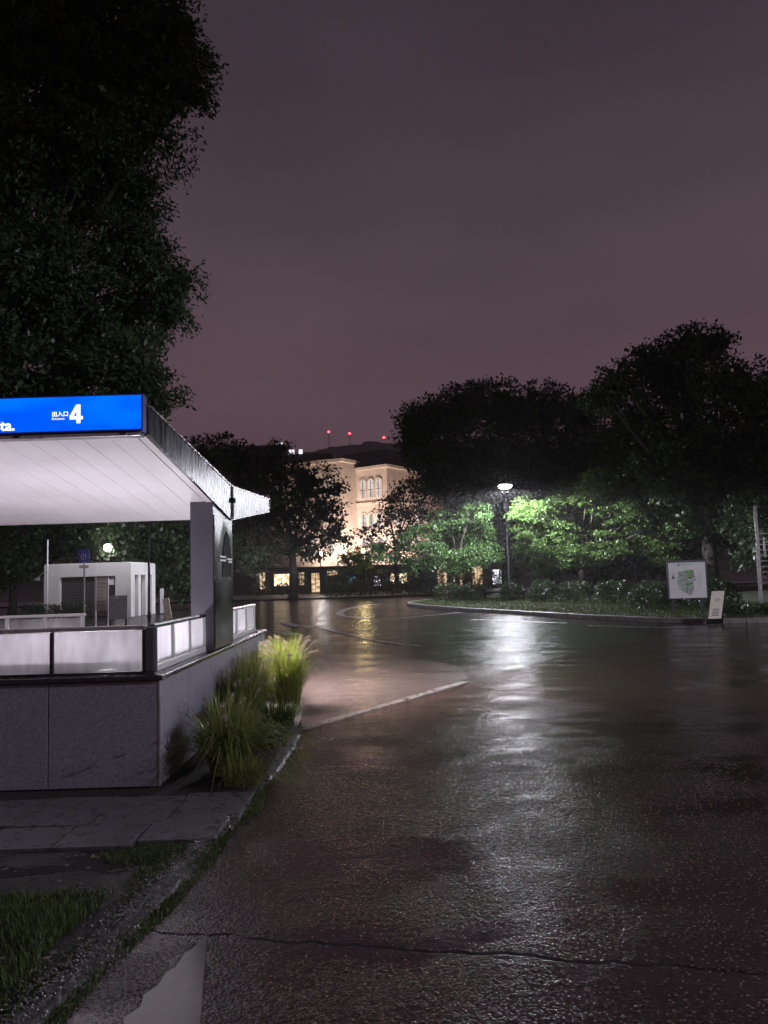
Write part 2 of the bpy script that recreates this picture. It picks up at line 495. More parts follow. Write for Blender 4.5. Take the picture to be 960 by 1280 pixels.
# flush concrete gutter blocks along the change of surface
gut = struct(ribbon('gutter', [tuple(p) for p in EDGE[:3]], 0.20, 0.010, M['soil'], 0.005))
rb = random.Random(3)
for i, (p, t) in enumerate(walk([Vector(q) for q in EDGE[:3]], 0.60)):
    b = MB()
    b.box(-0.293, 0.293, -0.07 + rb.uniform(-.006, .006), 0.065 + rb.uniform(-.006, .006), 0.0, 0.010)
    o = b.build('gutter_block', M['gutter'], gut, bevel=0.004)
    o.location = (p.x, p.y, 0.006 + rb.uniform(0, 0.004))
    o.rotation_euler = (rb.uniform(-.006, .006), rb.uniform(-.006, .006), math.atan2(t.y, t.x) + rb.uniform(-.01, .01))

# worn painted lines on the turning circle
for i, (pts, w) in enumerate((
        ([(-2.5, 26.5), (-2.23, 25.4), (-1.0, 21.5), (-0.1, 19.05), (0.75, 17.6)], 0.13),
        ([(-1.95, 33.2), (-2.25, 36.5), (-1.9, 41.7), (-0.6, 46.6), (1.9, 48.0)], 0.35),
        ([(-1.95, 33.0), (-0.43, 29.6), (1.3, 30.6), (3.2, 33.0)], 0.30),
        ([(3.0, 27.5), (4.3, 25.8), (5.6, 24.0)], 0.16),
        ([(5.9, 22.6), (7.0, 21.5), (8.3, 20.7)], 0.22),
        ([(-9.5, 60.5), (-6.0, 60.3), (-2.0, 59.0)], 0.6),
        ([(-3.4, 24.2), (-2.6, 22.0)], 0.5), ([(-3.9, 29.0), (-2.9, 26.0)], 0.4))):
    struct(ribbon('road_line', pts, w, 0.0135, M['paint'], 0.03, 20 + i))

# the planted island with its kerb
KERB = [(14.0, 60.0), (7.0, 55.0), (2.6, 48.0), (1.25, 43.5), (1.7, 39.5), (3.2, 34.6), (4.95, 30.3), (6.6, 26.0), (8.3, 22.9), (10.0, 21.9), (14.0, 21.5), (24.0, 21.6), (40.0, 22.0)]
kl = [(p.x, p.y) for p in smooth_line(KERB, 6)]
isl = sheet('grass_verge', [(p[0], p[1]) for p in kl] + [(40, 60)], 0.14, M['lawn'])
def stone_proto(name, l, w, h, material, bev=0.012):
    b = MB()
    b.box(-l / 2, l / 2, -w / 2, w / 2, 0, h)
    o = b.build(name, material, None, bevel=bev)
    return o
ks = stone_proto('kerb_stone', 0.79, 0.17, 0.16, M['concrete'])
first = True
for p, t in walk([Vector(q) for q in KERB[1:]], 0.80):
    if p.x > 15:
        break
    o = ks if first else ks.copy()
    if not first:
        COL.objects.link(o)
    first = False
    o.parent = isl
    o.location = (p.x, p.y, rb.uniform(-0.004, 0.004))
    o.rotation_euler = (0, 0, math.atan2(t.y, t.x))

# far pavement behind the turning circle
far = sheet('pavement', [(-40, 63.5), (-8, 63.0), (-2, 62.0), (2, 62.5), (7, 66), (40, 72), (40, 80), (-40, 80)], 0.12, M['concrete'])
sheet('plaza', [(-60, 27), (-9.0, 26), (-8.0, 34), (-8.5, 45), (-10, 57), (-60, 62)], 0.02, M['path'])

# bed beside the station, kerb and slabs in the foreground
BED = [(-1.72, 1.2), (-1.36, 2.95), (-1.22, 3.97), (-1.08, 5.47), (-1.00, 7.0), (-1.00, 8.3), (-1.10, 9.8), (-1.35, 11.6)]
bl = [(p.x, p.y) for p in smooth_line(BED, 5)]
bed = sheet('planting_bed', bl + [(-1.9, 11.9), (-1.9, 6.1), (-9.0, 6.1), (-9.0, 1.2)], 0.014, M['soil'])
def worn_stone(seed, l=0.59, w=0.15, h=0.024):
    g = random.Random(seed)
    nx, ny = 16, 6
    b = MB()
    vs = []
    for i in range(nx + 1):
        e0 = g.uniform(-.014, .010)
        e1 = g.uniform(-.014, .010)
        for j in range(ny + 1):
            u, v = i / nx, j / ny
            yy = -w / 2 - e0 + (w + e0 + e1) * v
            edge_ = min(u, 1 - u) * l < 0.02 or j in (0, ny)
            zz = h * (0.45 if j in (0, ny) else 1.0) + g.uniform(-.006, .004) - (0.006 if edge_ else 0)
            vs.append((-l / 2 + l * u + g.uniform(-.006, .006), yy, zz))
    fs = [(i * (ny + 1) + j, (i + 1) * (ny + 1) + j, (i + 1) * (ny + 1) + j + 1, i * (ny + 1) + j + 1) for i in range(nx) for j in range(ny)]
    rim = [i * (ny + 1) for i in range(nx + 1)] + [nx * (ny + 1) + j for j in range(1, ny + 1)] + [i * (ny + 1) + ny for i in range(nx - 1, -1, -1)] + [j for j in range(ny - 1, 0, -1)]
    n0 = len(vs)
    vs += [(vs[k][0] * 1.01, vs[k][1] * 1.05, -0.02) for k in rim]
    m_ = len(rim)
    fs += [(rim[(k + 1) % m_], rim[k], n0 + k, n0 + (k + 1) % m_) for k in range(m_)]
    b.add(vs, fs)
    return b
for ki, (p, t) in enumerate(walk([Vector(q) for q in BED], 0.60)):
    if p.y > 8.0:
        break
    o = worn_stone(ki).build('kerb_stone', M['aggregate'], bed)
    o.location = (p.x, p.y, rb.uniform(-0.006, 0.006))
    o.rotation_euler = (rb.uniform(-.03, .03), rb.uniform(-.02, .02), math.atan2(t.y, t.x) + rb.uniform(-.03, .03))
sheet('mud', ragged([(-9, 4.76), (-2.4, 4.74), (-1.5, 4.72), (-1.32, 4.45), (-1.40, 3.95), (-1.75, 3.6), (-2.6, 3.5), (-9, 3.4)], 0.03, 5), 0.0175, M['mud'])
sheet('gutter_apron', [(-0.86, 3.60), (-0.71, 2.85), (-0.64, 2.4), (-1.04, 2.4), (-1.06, 2.6), (-1.00, 2.72), (-1.02, 2.80), (-0.985, 2.86), (-1.015, 2.95), (-0.975, 3.02), (-0.99, 3.10), (-0.955, 3.17), (-0.95, 3.26), (-0.925, 3.31), (-0.915, 3.42), (-0.885, 3.48)], 0.013, M['apron'])
slabs = sheet('slab_path', [(-9, 4.78), (-1.18, 4.86), (-1.12, 5.9), (-1.2, 6.1), (-9, 6.1)], 0.0165, M['soil'])
sl = {}
for row, (y0, y1) in enumerate(((4.74, 5.16), (5.17, 5.80))):
    for k in range(14):
        b = MB()
        w = 0.485 / 2
        d = (y1 - y0) / 2
        if row not in sl:
            b.box(-w, w, -d + .004, d - .004, 0, 0.03)
            sl[row] = o = b.build('slab', M['slab'], slabs, bevel=0.006)
        else:
            o = sl[row].copy()
            COL.objects.link(o)
        o.location = (-1.33 - 0.495 * k + (0.06 if row else 0), (y0 + y1) / 2 - (0.02 if k else -0.05), 0.012 + rb.uniform(-.004, .006))
        o.rotation_euler = (rb.uniform(-.012, .012), rb.uniform(-.012, .012), rb.uniform(-.01, .01))

# hills far behind the town
def hill(name, y, pts, depth):
    b = MB()
    rnd = random.Random(11)
    vs, fs = [], []
    L = smooth_line(pts, 8)
    for p in L:
        h = p.y * rnd.uniform(0.985, 1.015)
        vs += [(p.x, y - depth * 0.4, -2), (p.x, y - depth * 0.18, h * 0.62), (p.x, y, h), (p.x, y + depth, -2)]
    for i in range(len(L) - 1):
        for k in range(3):
            fs.append((4 * i + k, 4 * i + 4 + k, 4 * i + 5 + k, 4 * i + 1 + k))
    b.add(vs, fs)
    return struct(b.build(name, M['hill'], smooth=True))
hill('hill', 1250, [(-1500, 120), (-700, 190), (-300, 205), (-140, 214), (-60, 222), (0, 226), (60, 222), (160, 205), (400, 215), (900, 150), (1600, 120)], 500)

# ================================================================== SUBWAY ENTRANCE
XR, XL, YF, WT = -1.83, -8.2, 6.15, 0.88
SO = (XR, YF, 0.0)
st = thing('subway_entrance', 'subway entrance with backlit blue sign, sloping white canopy and grey granite parapet', 'subway entrance', SO)
def S():
    return MB(SO)
core = S().box(XL, XR - 0.035, YF + 0.035, YF + 0.26, 0.0, 0.836).build('wall', M['granite_dark'], st)
S().box(XR - 0.26, XR - 0.035, YF + 0.262, 11.40, 0.0, 0.836).build('wall', M['granite_dark'], st)
x = XR
pp = None
for k in range(7):
    w = 0.885
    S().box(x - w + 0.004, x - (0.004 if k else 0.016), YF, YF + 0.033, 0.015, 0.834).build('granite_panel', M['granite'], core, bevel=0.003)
    x -= w
for k in range(6):
    y = YF + 0.016 + k * 0.872
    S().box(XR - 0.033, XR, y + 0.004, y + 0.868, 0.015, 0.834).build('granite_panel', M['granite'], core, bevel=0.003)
S().box(XR - 0.014, XR + 0.003, YF - 0.003, YF + 0.014, 0.01, 0.835).build('corner_trim', M['rail_metal'], st, bevel=0.002)
# coping
S().box(XL, XR + 0.03, YF - 0.03, YF + 0.30, 0.84, WT).build('coping', M['granite_dark'], st, bevel=0.006)
S().box(XR - 0.30, XR + 0.03, YF + 0.302, 11.45, 0.84, WT).build('coping', M['granite_dark'], st, bevel=0.006)
S().box(XL, XR - 0.27, YF + 0.27, 11.4, 0.02, 0.04).build('landing', M['concrete'], st)
# inner parapet at the back of the stairwell
bw = S().box(XL, -3.72, 9.20, 9.40, 0.0, 0.90).build('back_wall', M['render_white'], st, bevel=0.005)
S().box(XL, -3.70, 9.18, 9.42, 0.902, 0.93).build('coping', M['rail_metal'], st, bevel=0.004)
S().box(XL, -3.66, 9.27, 9.32, 1.24, 1.275).build('handrail', M['white_metal'], st, bevel=0.008)
xx = -3.70
for k in range(10):
    S().box(xx - 0.02, xx + 0.02, 9.275, 9.315, 0.932, 1.238).build('baluster', M['white_metal'], st, bevel=0.004)
    S().box(xx - 0.43, xx - 0.025, 9.29, 9.30, 0.95, 1.23).build('pane', M['glass_back'], st)
    xx -= 0.455
# front balustrade: dark framed clear glass
S().box(XL, -1.965, YF + 0.07, YF + 0.125, 1.235, 1.272).build('handrail', M['rail_metal'], st, bevel=0.008)
S().box(XL, -1.965, YF + 0.078, YF + 0.117, WT + 0.002, WT + 0.022).build('bottom_rail', M['dark_metal'], st)
xx = -1.98
for k in range(8):
    S().box(xx - 0.013, xx + 0.013, YF + 0.075, YF + 0.12, WT + 0.024, 1.233).build('frame_post', M['dark_metal'], st, bevel=0.003)
    S().quad((xx - 0.735, YF + 0.098, WT + 0.024), (xx - 0.015, YF + 0.098, WT + 0.024), (xx - 0.015, YF + 0.098, 1.231), (xx - 0.735, YF + 0.098, 1.231)).build('pane', M['glass_front'], st)
    xx -= 0.75
# side balustrades: white framed milky glass in two runs, one each side of the pier
for y0, y1, n in ((6.30, 8.10, 3), (9.16, 11.15, 3)):
    X0 = XR - 0.11
    S().box(X0 - 0.03, X0 + 0.03, y0, y1, 1.24, 1.275).build('handrail', M['dark_metal'] if y0 < 7 else M['rail_metal'], st, bevel=0.01)
    S().box(X0 - 0.025, X0 + 0.025, y0, y1, WT + 0.002, WT + 0.06).build('bottom_rail', M['white_metal'], st, bevel=0.004)
    step = (y1 - y0) / n
    for k in range(n + 1):
        y = y0 + k * step
        c = min(max(y, y0 + 0.025), y1 - 0.025)
        S().box(X0 - 0.022, X0 + 0.022, c - 0.022, c + 0.022, WT + 0.062, 1.238).build('frame_post', M['white_metal'], st, bevel=0.006)
        if k < n:
            a = c + 0.024
            b2 = min(y + step, y1 - 0.025) - 0.024
            S().quad((X0, a, WT + 0.062), (X0, b2, WT + 0.062), (X0, b2, 1.238), (X0, a, 1.238)).build('pane', M['glass_side'], st)
S().box(XR - 0.17, XR - 0.05, 6.235, 6.292, WT + 0.002, 1.262).build('end_post', M['column'], st, bevel=0.025)
# pier
pier = S().box(XR - 0.255, XR - 0.012, 8.14, 9.10, WT + 0.001, 2.52).build('pier', M['column'], st, bevel=0.004)
S().box(XR - 0.010, XR + 0.004, 8.15, 9.09, WT + 0.012, 1.62).build('cladding_panel', M['column_gloss'], pier, bevel=0.002)
S().box(XR - 0.010, XR + 0.004, 8.15, 9.09, 1.626, 2.33).build('cladding_panel', M['column_grey'], pier, bevel=0.002)
S().prism([(8.52, 1.66), (9.0, 1.66), (9.0, 1.80), (8.97, 1.98), (8.88, 2.12), (8.76, 2.18), (8.66, 2.13), (8.57, 1.99), (8.53, 1.82)], 0, XR + 0.006, XR + 0.012).build('painted_shape', M['black'], pier)  # dark plate and white bars imitate a lamp reflection in the polished cladding
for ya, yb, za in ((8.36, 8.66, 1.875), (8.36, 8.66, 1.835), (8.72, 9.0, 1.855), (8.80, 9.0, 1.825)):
    S().box(XR + 0.0135, XR + 0.016, ya, yb, za, za + 0.02).build('reflection_bar', M['sheet_white'], pier)
S().box(XR - 0.27, XR - 0.262, 8.20, 8.22, 1.0, 2.4).build('joint_strip', M['dark_metal'], pier)
# roof
FT, FB = (5.85, 2.985), (5.85, 2.765)
VT, VB = (9.06, 2.735), (9.06, 2.335)
RT, RB_ = (12.0, 2.885), (12.0, 2.685)
S().prism([FT, VT, RT, RB_, VB, FB][::-1], 0, XR - 0.015, XR + 0.012).build('fascia', M['fascia'], st)
S().prism([(5.86, 2.97), (9.06, 2.72), (11.99, 2.87), (11.99, 2.84), (9.06, 2.69), (5.86, 2.94)][::-1], 0, XL, XR - 0.017).build('roof_deck', M['roof_dark'], st)
S().prism([(5.87, 3.005), (9.06, 2.755), (9.06, 2.737), (5.87, 2.987)][::-1], 0, XR - 0.045, XR + 0.02).build('edge_trim', M['coping_metal'], st)
S().prism([(9.065, 2.755), (12.01, 2.905), (12.01, 2.887), (9.065, 2.737)][::-1], 0, XR - 0.045, XR + 0.02).build('edge_trim', M['coping_metal'], st)
S().box(XR - 0.03, XR + 0.022, 12.002, 12.02, 2.68, 2.96).build('end_trim', M['coping_metal'], st)
S().box(XR + 0.013, XR + 0.045, 9.0, 9.12, 2.545, 2.60).build('bracket', M['black'], st, bevel=0.004)
def spout():
    b = S()
    b.tube([(XR + 0.02, 9.06, 2.74), (XR + 0.025, 9.06, 2.35)], [0.012, 0.012], 8)
    return b.build('drain_pipe', M['rail_metal'], st, smooth=True)
spout()
# soffit boards, front slope and rear slope
soff = S().prism([(5.87, 2.775), (9.05, 2.365), (11.98, 2.70), (11.98, 2.72), (9.05, 2.385), (5.87, 2.795)][::-1], 0, XL, XR - 0.02).build('soffit', M['rail_metal'], st)
for k in range(28):
    x1 = XR - 0.10 - k * 0.215
    x0 = x1 - 0.2125
    S().prism([(5.90, 2.770), (9.04, 2.365), (9.04, 2.356), (5.90, 2.761)][::-1], 0, x0, x1).build('soffit_board', M['soffit'], soff)
    S().prism([(9.06, 2.365), (11.95, 2.695), (11.95, 2.686), (9.06, 2.356)][::-1], 0, x0, x1).build('soffit_board', M['soffit'], soff)
S().prism([(5.88, 2.772), (9.04, 2.365), (9.04, 2.35), (5.88, 2.757)][::-1], 0, XR - 0.085, XR - 0.018).build('soffit_border', M['soffit'], st)
# sign box
sg = S().box(XL, XR + 0.004, 5.735, 5.845, 2.775, 3.065).build('sign_box', plain('sign_case', (0.02, 0.03, 0.16), 0.4), st, bevel=0.004)
S().box(XL + 0.02, XR - 0.008, 5.728, 5.734, 2.790, 3.052).build('sign_face', M['sign_face'], sg)
S().box(XL, XR - 0.02, 5.75, 5.85, 2.742, 2.772).build('drip_edge', M['rail_metal'], st, bevel=0.004)
for bx_ in (-1.985, -2.80):
    S().box(bx_ - 0.022, bx_ + 0.022, 5.745, 5.76, 2.750, 2.766).build('sign_clip', M['black'], st)

def text(s, x, z, size, parent, material, y, off=0.0, name='lettering', sx=1.0, base=(0, 0, 0), align='LEFT'):
    cu = bpy.data.curves.new('lettering', 'FONT')
    cu.body = s
    cu.size = size
    cu.offset = off
    cu.align_x = align
    cu.resolution_u = 3
    cu.extrude = 0.001
    tmp = bpy.data.objects.new('lettering_source', cu)
    COL.objects.link(tmp)
    bpy.context.view_layer.update()
    me = bpy.data.meshes.new_from_object(tmp.evaluated_get(bpy.context.evaluated_depsgraph_get()))
    bpy.data.objects.remove(tmp)
    for v in me.vertices:
        a = v.co
        v.co = (x + a.x * sx - base[0], y - a.z - base[1], z + a.y - base[2])
    me.materials.clear()
    me.materials.append(material)
    return link(name, me, parent)
def figure_four(x, z, s):
    # heavy grotesque 4, counter cut as a triangle
    b = S()
    o = [(0.36, 0), (0.56, 0), (0.56, 0.20), (0.68, 0.20), (0.68, 0.37), (0.56, 0.37), (0.56, 0.98), (0.34, 0.98), (0.0, 0.38), (0.0, 0.20), (0.36, 0.20)]
    def q(*idx):
        return [(x + a * s, z + c_ * s) for a, c_ in idx]
    for poly in (q((0.36, 0), (0.56, 0), (0.56, 0.98), (0.36, 0.98)), q((0.0, 0.20), (0.36, 0.20), (0.36, 0.37), (0.0, 0.37)),
                 q((0.56, 0.20), (0.68, 0.20), (0.68, 0.37), (0.56, 0.37)), q((0.0, 0.37), (0.21, 0.37), (0.36, 0.66), (0.36, 0.98), (0.34, 0.98))):
        b.prism(poly, 1, 5.7235, 5.7265)
    return b.build('lettering', M['glyph'], sg)
figure_four(-2.383, 2.845, 0.148)
text('\u51fa\u5165\u53e3', -2.520, 2.905, 0.043, sg, M['glyph'], 5.725, 0.0008, base=SO)
text('Entrance', -2.520, 2.876, 0.0245, sg, M['glyph'], 5.725, 0.0, base=SO, sx=1.12)
text('Sta.', -2.80, 2.805, 0.115, sg, M['glyph'], 5.725, 0.003, base=SO, align='RIGHT')

# lamps of the entrance: uplights behind the parapet, downlights under the rear slope
def area(name, parent, loc, rot, sx, sy, power, color, base=SO, disk=False):
    d = bpy.data.lights.new(name, 'AREA')
    d.shape = 'DISK' if disk else 'RECTANGLE'
    d.size = sx
    if not disk:
        d.size_y = sy
    d.energy = power
    d.color = color
    o = bpy.data.objects.new(name, d)
    COL.objects.link(o)
    o.parent = parent
    o.location = tuple(a - b for a, b in zip(loc, base))
    o.rotation_euler = rot
    return o
def aim(o, d):
    o.rotation_euler = Vector(d).to_track_quat('-Z', 'Y').to_euler()
for x0, x1 in ((-3.4, -2.3), (-5.2, -4.1), (-7.0, -5.9)):
    lm = S().box(x0, x1, YF + 0.80, YF + 0.86, 0.50, 0.56).build('uplight', M['white_metal'], st)
    for xp in (x0 + 0.1, x1 - 0.1):
        S().box(xp - 0.01, xp + 0.01, YF + 0.82, YF + 0.84, 0.04, 0.50).build('uplight_leg', M['dark_metal'], lm)
    S().box(x0 + 0.02, x1 - 0.02, YF + 0.81, YF + 0.85, 0.562, 0.57).build('uplight_tube', M['tube'], lm)
    area('uplight_light', lm, ((x0 + x1) / 2, YF + 0.83, 0.60), (R(180), 0, 0), x1 - x0, 0.08, 18.5, (0.98, 0.88, 1.0))
for lx, ly in ((-2.08, 10.35), (-2.08, 11.35), (-4.0, 10.8)):
    zz = 2.356 + (ly - 9.06) * 0.1142
    lm = S().tube([(lx, ly, zz - 0.03), (lx, ly, zz + 0.004)], [0.085, 0.085], 16).build('downlight', M['white_metal'], st)
    S().tube([(lx, ly, zz - 0.033), (lx, ly, zz - 0.031)], [0.07, 0.07], 16).build('lens', M['tube'], lm)
    al = area('downlight_light', lm, (lx, ly, zz - 0.05), (0, 0, 0), 0.14, 0, 330, (1.0, 0.84, 0.80), disk=True)
    al.data.spread = R(105)
    aim(al, (1.25, 0.55, -2.4) if lx > -3 else (0, 0, -1))

for y0, y1, pw in ((6.6, 7.9, 22), (9.3, 10.9, 18)):
    lm = S().box(XR - 0.92, XR - 0.86, y0, y1, 0.50, 0.56).build('uplight', M['white_metal'], st)
    for yp in (y0 + 0.1, y1 - 0.1):
        S().box(XR - 0.90, XR - 0.88, yp - 0.01, yp + 0.01, 0.04, 0.50).build('uplight_leg', M['dark_metal'], lm)
    S().box(XR - 0.91, XR - 0.87, y0 + 0.02, y1 - 0.02, 0.562, 0.57).build('uplight_tube', M['tube'], lm)
    al = area('uplight_light', lm, (XR - 0.89, (y0 + y1) / 2, 0.60), (0, 0, 0), 0.08, y1 - y0 - 0.1, pw, (0.97, 0.93, 1.0))
    al.rotation_euler = (R(180), R(36), 0)

# ================================================================== LAMPS
def street_lamp(label, loc, rz, power, height=6.6, kind='SPOT', color=(0.90, 0.90, 1.0), group='street lamps', glow=0):
    t = thing('street_lamp', label, 'street lamp', loc, rz, group)
    h = height
    MB().tube([(0, 0, 0), (0, 0, 0.35), (0, 0, 0.36), (0, 0, h - 0.42)], [0.075, 0.075, 0.055, 0.04], 12).build('pole', M['pole_black'], t, smooth=True)
    MB().tube([(0, 0, h * 0.655), (0, 0, h * 0.68)], [0.19, 0.11], 12).build('skirt', M['pole_black'], t)
    MB().tube([(0, 0, h * 0.70), (0, 0, h * 0.745)], [0.055, 0.055], 10).build('band', M['dark_metal'], t)
    MB().tube([(0, 0, h * 0.925), (0, 0, h * 0.945)], [0.06, 0.06], 10).build('band', M['dark_metal'], t)
    MB().tube([(0, 0, h - 0.42), (0, 0, h - 0.38)], [0.15, 0.15], 14).build('shade_collar', M['pole_black'], t)  # disc added to keep the lamp's own light off the pole
    for sx in (-1, 1):
        MB().tube([(sx * 0.12, 0, h - 0.38), (sx * 0.33, 0, h - 0.2), (sx * 0.38, 0, h + 0.02)], [0.014, 0.014, 0.014], 6).build('fork', M['pole_black'], t)
    hd = MB().prism([(-0.40, h + 0.02), (0.40, h + 0.02), (0.30, h + 0.10), (-0.30, h + 0.10)], 1, -0.17, 0.17).build('lamp_head', M['dark_metal'], t, bevel=0.01)
    MB().prism([(-0.22, h - 0.16), (0.22, h - 0.16), (0.34, h - 0.10), (0.38, h + 0.017), (-0.38, h + 0.017), (-0.34, h - 0.10)], 1, -0.15, 0.15).build('lamp_lens', M['lamp_white'], hd)
    d = bpy.data.lights.new('lamp_light', kind)
    d.energy = power
    d.color = color
    d.shadow_soft_size = 0.10
    o = bpy.data.objects.new('lamp_light', d)
    COL.objects.link(o)
    o.parent = t
    o.location = (0, 0, h - 0.24)
    if glow:
        d2 = bpy.data.lights.new('lamp_glow', 'POINT')
        d2.energy = glow
        d2.color = color
        d2.shadow_soft_size = 0.08
        o2 = bpy.data.objects.new('lamp_glow', d2)
        COL.objects.link(o2)
        o2.parent = t
        o2.location = (0, -0.26, h - 0.06)
    if kind == 'SPOT':
        d.spot_size = R(176)
        d.spot_blend = 0.18
    return t, o
street_lamp('tall lit lamp on a dark pole on the verge between green trees', (7.12, 44.2, 0.14), R(2), 16500, glow=900)
street_lamp('lamp on a thin dark pole in front of the white kiosk', (-10.75, 34.6, 0.02), 0, 1900)
t, o = street_lamp('lamp beside the road, outside the view, lighting the map board', (18.0, 0.5, 0.0), R(40), 9000, 8.0)
o.data.spot_size = R(92)
o.data.spot_blend = 0.45
o.matrix_local = Matrix.Translation((0, 0, 7.7)) @ (Matrix.Rotation(-R(40), 4, 'Z') @ Vector((-13, 11, -12.0)).to_track_quat('-Z', 'Y').to_matrix().to_4x4())

def globe_lamp(label, loc, h, r, material, power, color):
    t = thing('globe_lamp', label, 'street lamp', loc, 0, 'small lamps in the distance')
    MB().tube([(0, 0, 0), (0, 0, h - r)], [0.06, 0.045], 8).build('pole', M['dark_metal'], t)
    b = MB()
    n = 10
    b.tube([(0, 0, h + r * math.cos(math.pi * (1 - k / 6))) for k in range(1, 6)], [r * math.sin(math.pi * (1 - k / 6)) for k in range(1, 6)], n)
    b.build('lamp_globe', material, t, smooth=True)
    d = bpy.data.lights.new('lamp_light', 'POINT')
    d.energy = power
    d.color = color
    d.shadow_soft_size = 0.25
    o = bpy.data.objects.new('lamp_light', d)
    COL.objects.link(o)
    o.parent = t
    o.location = (0, -0.4, h)
globe_lamp('yellow lamp shining through the small tree before the stone building', (-1.9, 66.0, 0.12), 3.85, 0.22, M['lamp_warm'], 130, (1.0, 0.78, 0.36))
globe_lamp('small white lamp behind the dark branching tree', (-6.4, 75.0, 0.12), 4.0, 0.2, M['lamp_white'], 80, (1, 0.95, 0.95))
globe_lamp('white lamp rising above the roof of the kiosk', (-15.85, 43.4, 0.02), 3.75, 0.22, M['lamp_white'], 50, (1, 0.97, 0.95))

# ================================================================== KIOSK AND THE THINGS ROUND IT
kx, ky = -17.05, 38.0
kk = thing('kiosk', 'low white flat-roofed kiosk with dark shuttered front on the plaza', 'kiosk', (kx, ky, 0.02))
kw = MB()
kw.box(0, 0.80, 0, 0.3, 0, 2.06).box(3.55, 4.35, 0, 0.3, 0, 2.06).box(0, 4.35, 0, 0.3, 2.062, 2.70)
kw.box(0, 0.3, 0.302, 3.7, 0, 2.70).box(0.302, 4.35, 3.702, 4.0, 0, 2.70)
kw.box(4.05, 4.35, 0.302, 0.55, 0, 2.698).box(4.05, 4.35, 1.15, 1.55, 0, 2.10).box(4.05, 4.35, 2.3, 2.7, 0, 2.10).box(4.05, 4.35, 3.35, 3.70, 0, 2.698).box(4.05, 4.35, 0.552, 3.348, 2.102, 2.698)
kw.build('wall', M['render_white'], kk, bevel=0.01)
MB().box(0.05, 4.30, 0.05, 3.95, 2.702, 2.74).build('roof', M['render_white'], kk)
sh = MB()
for k in range(20):
    z = 0.06 + k * 0.1
    sh.prism([(0.20, z), (0.185, z + 0.05), (0.20, z + 0.095), (0.25, z + 0.095), (0.25, z)], 0, 0.805, 3.545)
sh.build('shutter', M['shutter'], kk)
for y0, y1 in ((0.555, 1.145), (1.555, 2.295), (2.705, 3.345)):
    MB().box(4.10, 4.14, y0, y1, 0.02, 2.09).build('side_door', M['shutter'], kk)
MB().box(3.18, 3.50, 0.14, 0.16, 1.62, 1.98).build('notice', M['sheet_white'], kk)
cm = thing('camera_mast', 'thin pale mast with a security camera bracket beside the kiosk', 'mast', (-16.70, 37.6, 0.02))
MB().tube([(0, 0, 0), (0, 0, 3.95)], [0.05, 0.035], 8).build('pole', M['white_metal'], cm)
MB().tube([(0, 0, 2.35), (-0.22, -0.05, 2.30), (-0.45, -0.08, 2.05)], [0.03, 0.03, 0.03], 6).build('bracket', M['rail_metal'], cm)
MB().box(-0.56, -0.36, -0.16, 0.0, 1.92, 2.06).build('camera_body', M['rail_metal'], cm, bevel=0.02)

def board_text(parent, x0, x1, z0, z1, n, y, material, seed):
    rnd = random.Random(seed)
    for k in range(n):
        z = z1 - (z1 - z0) * (k + 0.5) / n
        MB().box(x0, x0 + (x1 - x0) * rnd.uniform(0.6, 1.0), y - 0.003, y, z - (z1 - z0) / n * 0.22, z + (z1 - z0) / n * 0.22).build('print_line', material, parent)

ss = thing('stop_sign_post', 'small blue square sign on a slim grey post near the kiosk', 'sign', (-11.87, 30.0, 0.02))
MB().tube([(0, 0, 0), (0, 0, 2.95)], [0.032, 0.032], 10).build('pole', M['rail_metal'], ss)
bp = MB().box(-0.21, 0.21, -0.06, -0.036, 2.52, 3.02).build('plate', M['sign_blue'], ss, bevel=0.006)
arc = MB()
arc.tube([(-0.09, -0.064, 2.84), (-0.09, -0.064, 2.70), (-0.05, -0.064, 2.64), (0.03, -0.064, 2.64), (0.08, -0.064, 2.70), (0.08, -0.064, 2.86)], [0.018] * 6, 6)
arc.tube([(0.0, -0.064, 2.90), (0.0, -0.064, 2.72)], [0.018, 0.018], 6)
arc.build('painted_shape', M['ink_grey'], bp)
MB().box(-0.19, 0.19, -0.06, -0.036, 2.30, 2.41).build('plate', M['sheet_white'], ss, bevel=0.003)
ib = thing('notice_board', 'cream notice board between two white posts before the kiosk', 'notice board', (-11.18, 30.0, 0.02))
for px in (-0.24, 0.24):
    MB().tube([(px, 0, 0), (px, 0, 1.92)], [0.035, 0.035], 10).build('post', M['white_metal'], ib)
MB().box(-0.205, 0.205, -0.02, 0.02, 1.86, 1.90).build('crossbar', M['white_metal'], ib)
pn = MB().box(-0.20, 0.20, -0.015, 0.015, 0.62, 1.84).build('panel', M['sheet_cream'], ib)
board_text(pn, -0.15, 0.15, 0.75, 1.75, 7, -0.016, M['ink_grey'], 2)
gb = thing('guide_panel', 'dark grey guide panel on short legs before the kiosk', 'guide panel', (-10.25, 29.2, 0.02))
for px in (-0.30, 0.30):
    MB().box(px - 0.03, px + 0.03, -0.02, 0.02, 0, 0.3).build('leg', M['dark_metal'], gb)
pn = MB().box(-0.36, 0.36, -0.03, 0.03, 0.302, 1.20).build('panel', M['sheet_grey'], gb, bevel=0.01)
board_text(pn, -0.16, 0.14, 1.08, 1.16, 1, -0.031, M['sheet_white'], 4)
lb = thing('leaning_sign', 'pale narrow sign board leaning over on the plaza', 'sign', (-9.80, 34.0, 0.02))
MB().prism([(-0.02, 0.0), (0.26, 0.06), (0.10, 0.98), (-0.18, 0.92)], 1, -0.02, 0.02).build('board', M['sheet_cream'], lb)
MB().tube([(0.1, 0.02, 0.6), (0.2, 0.4, 0.0)], [0.015, 0.015], 6).build('prop', M['dark_metal'], lb)
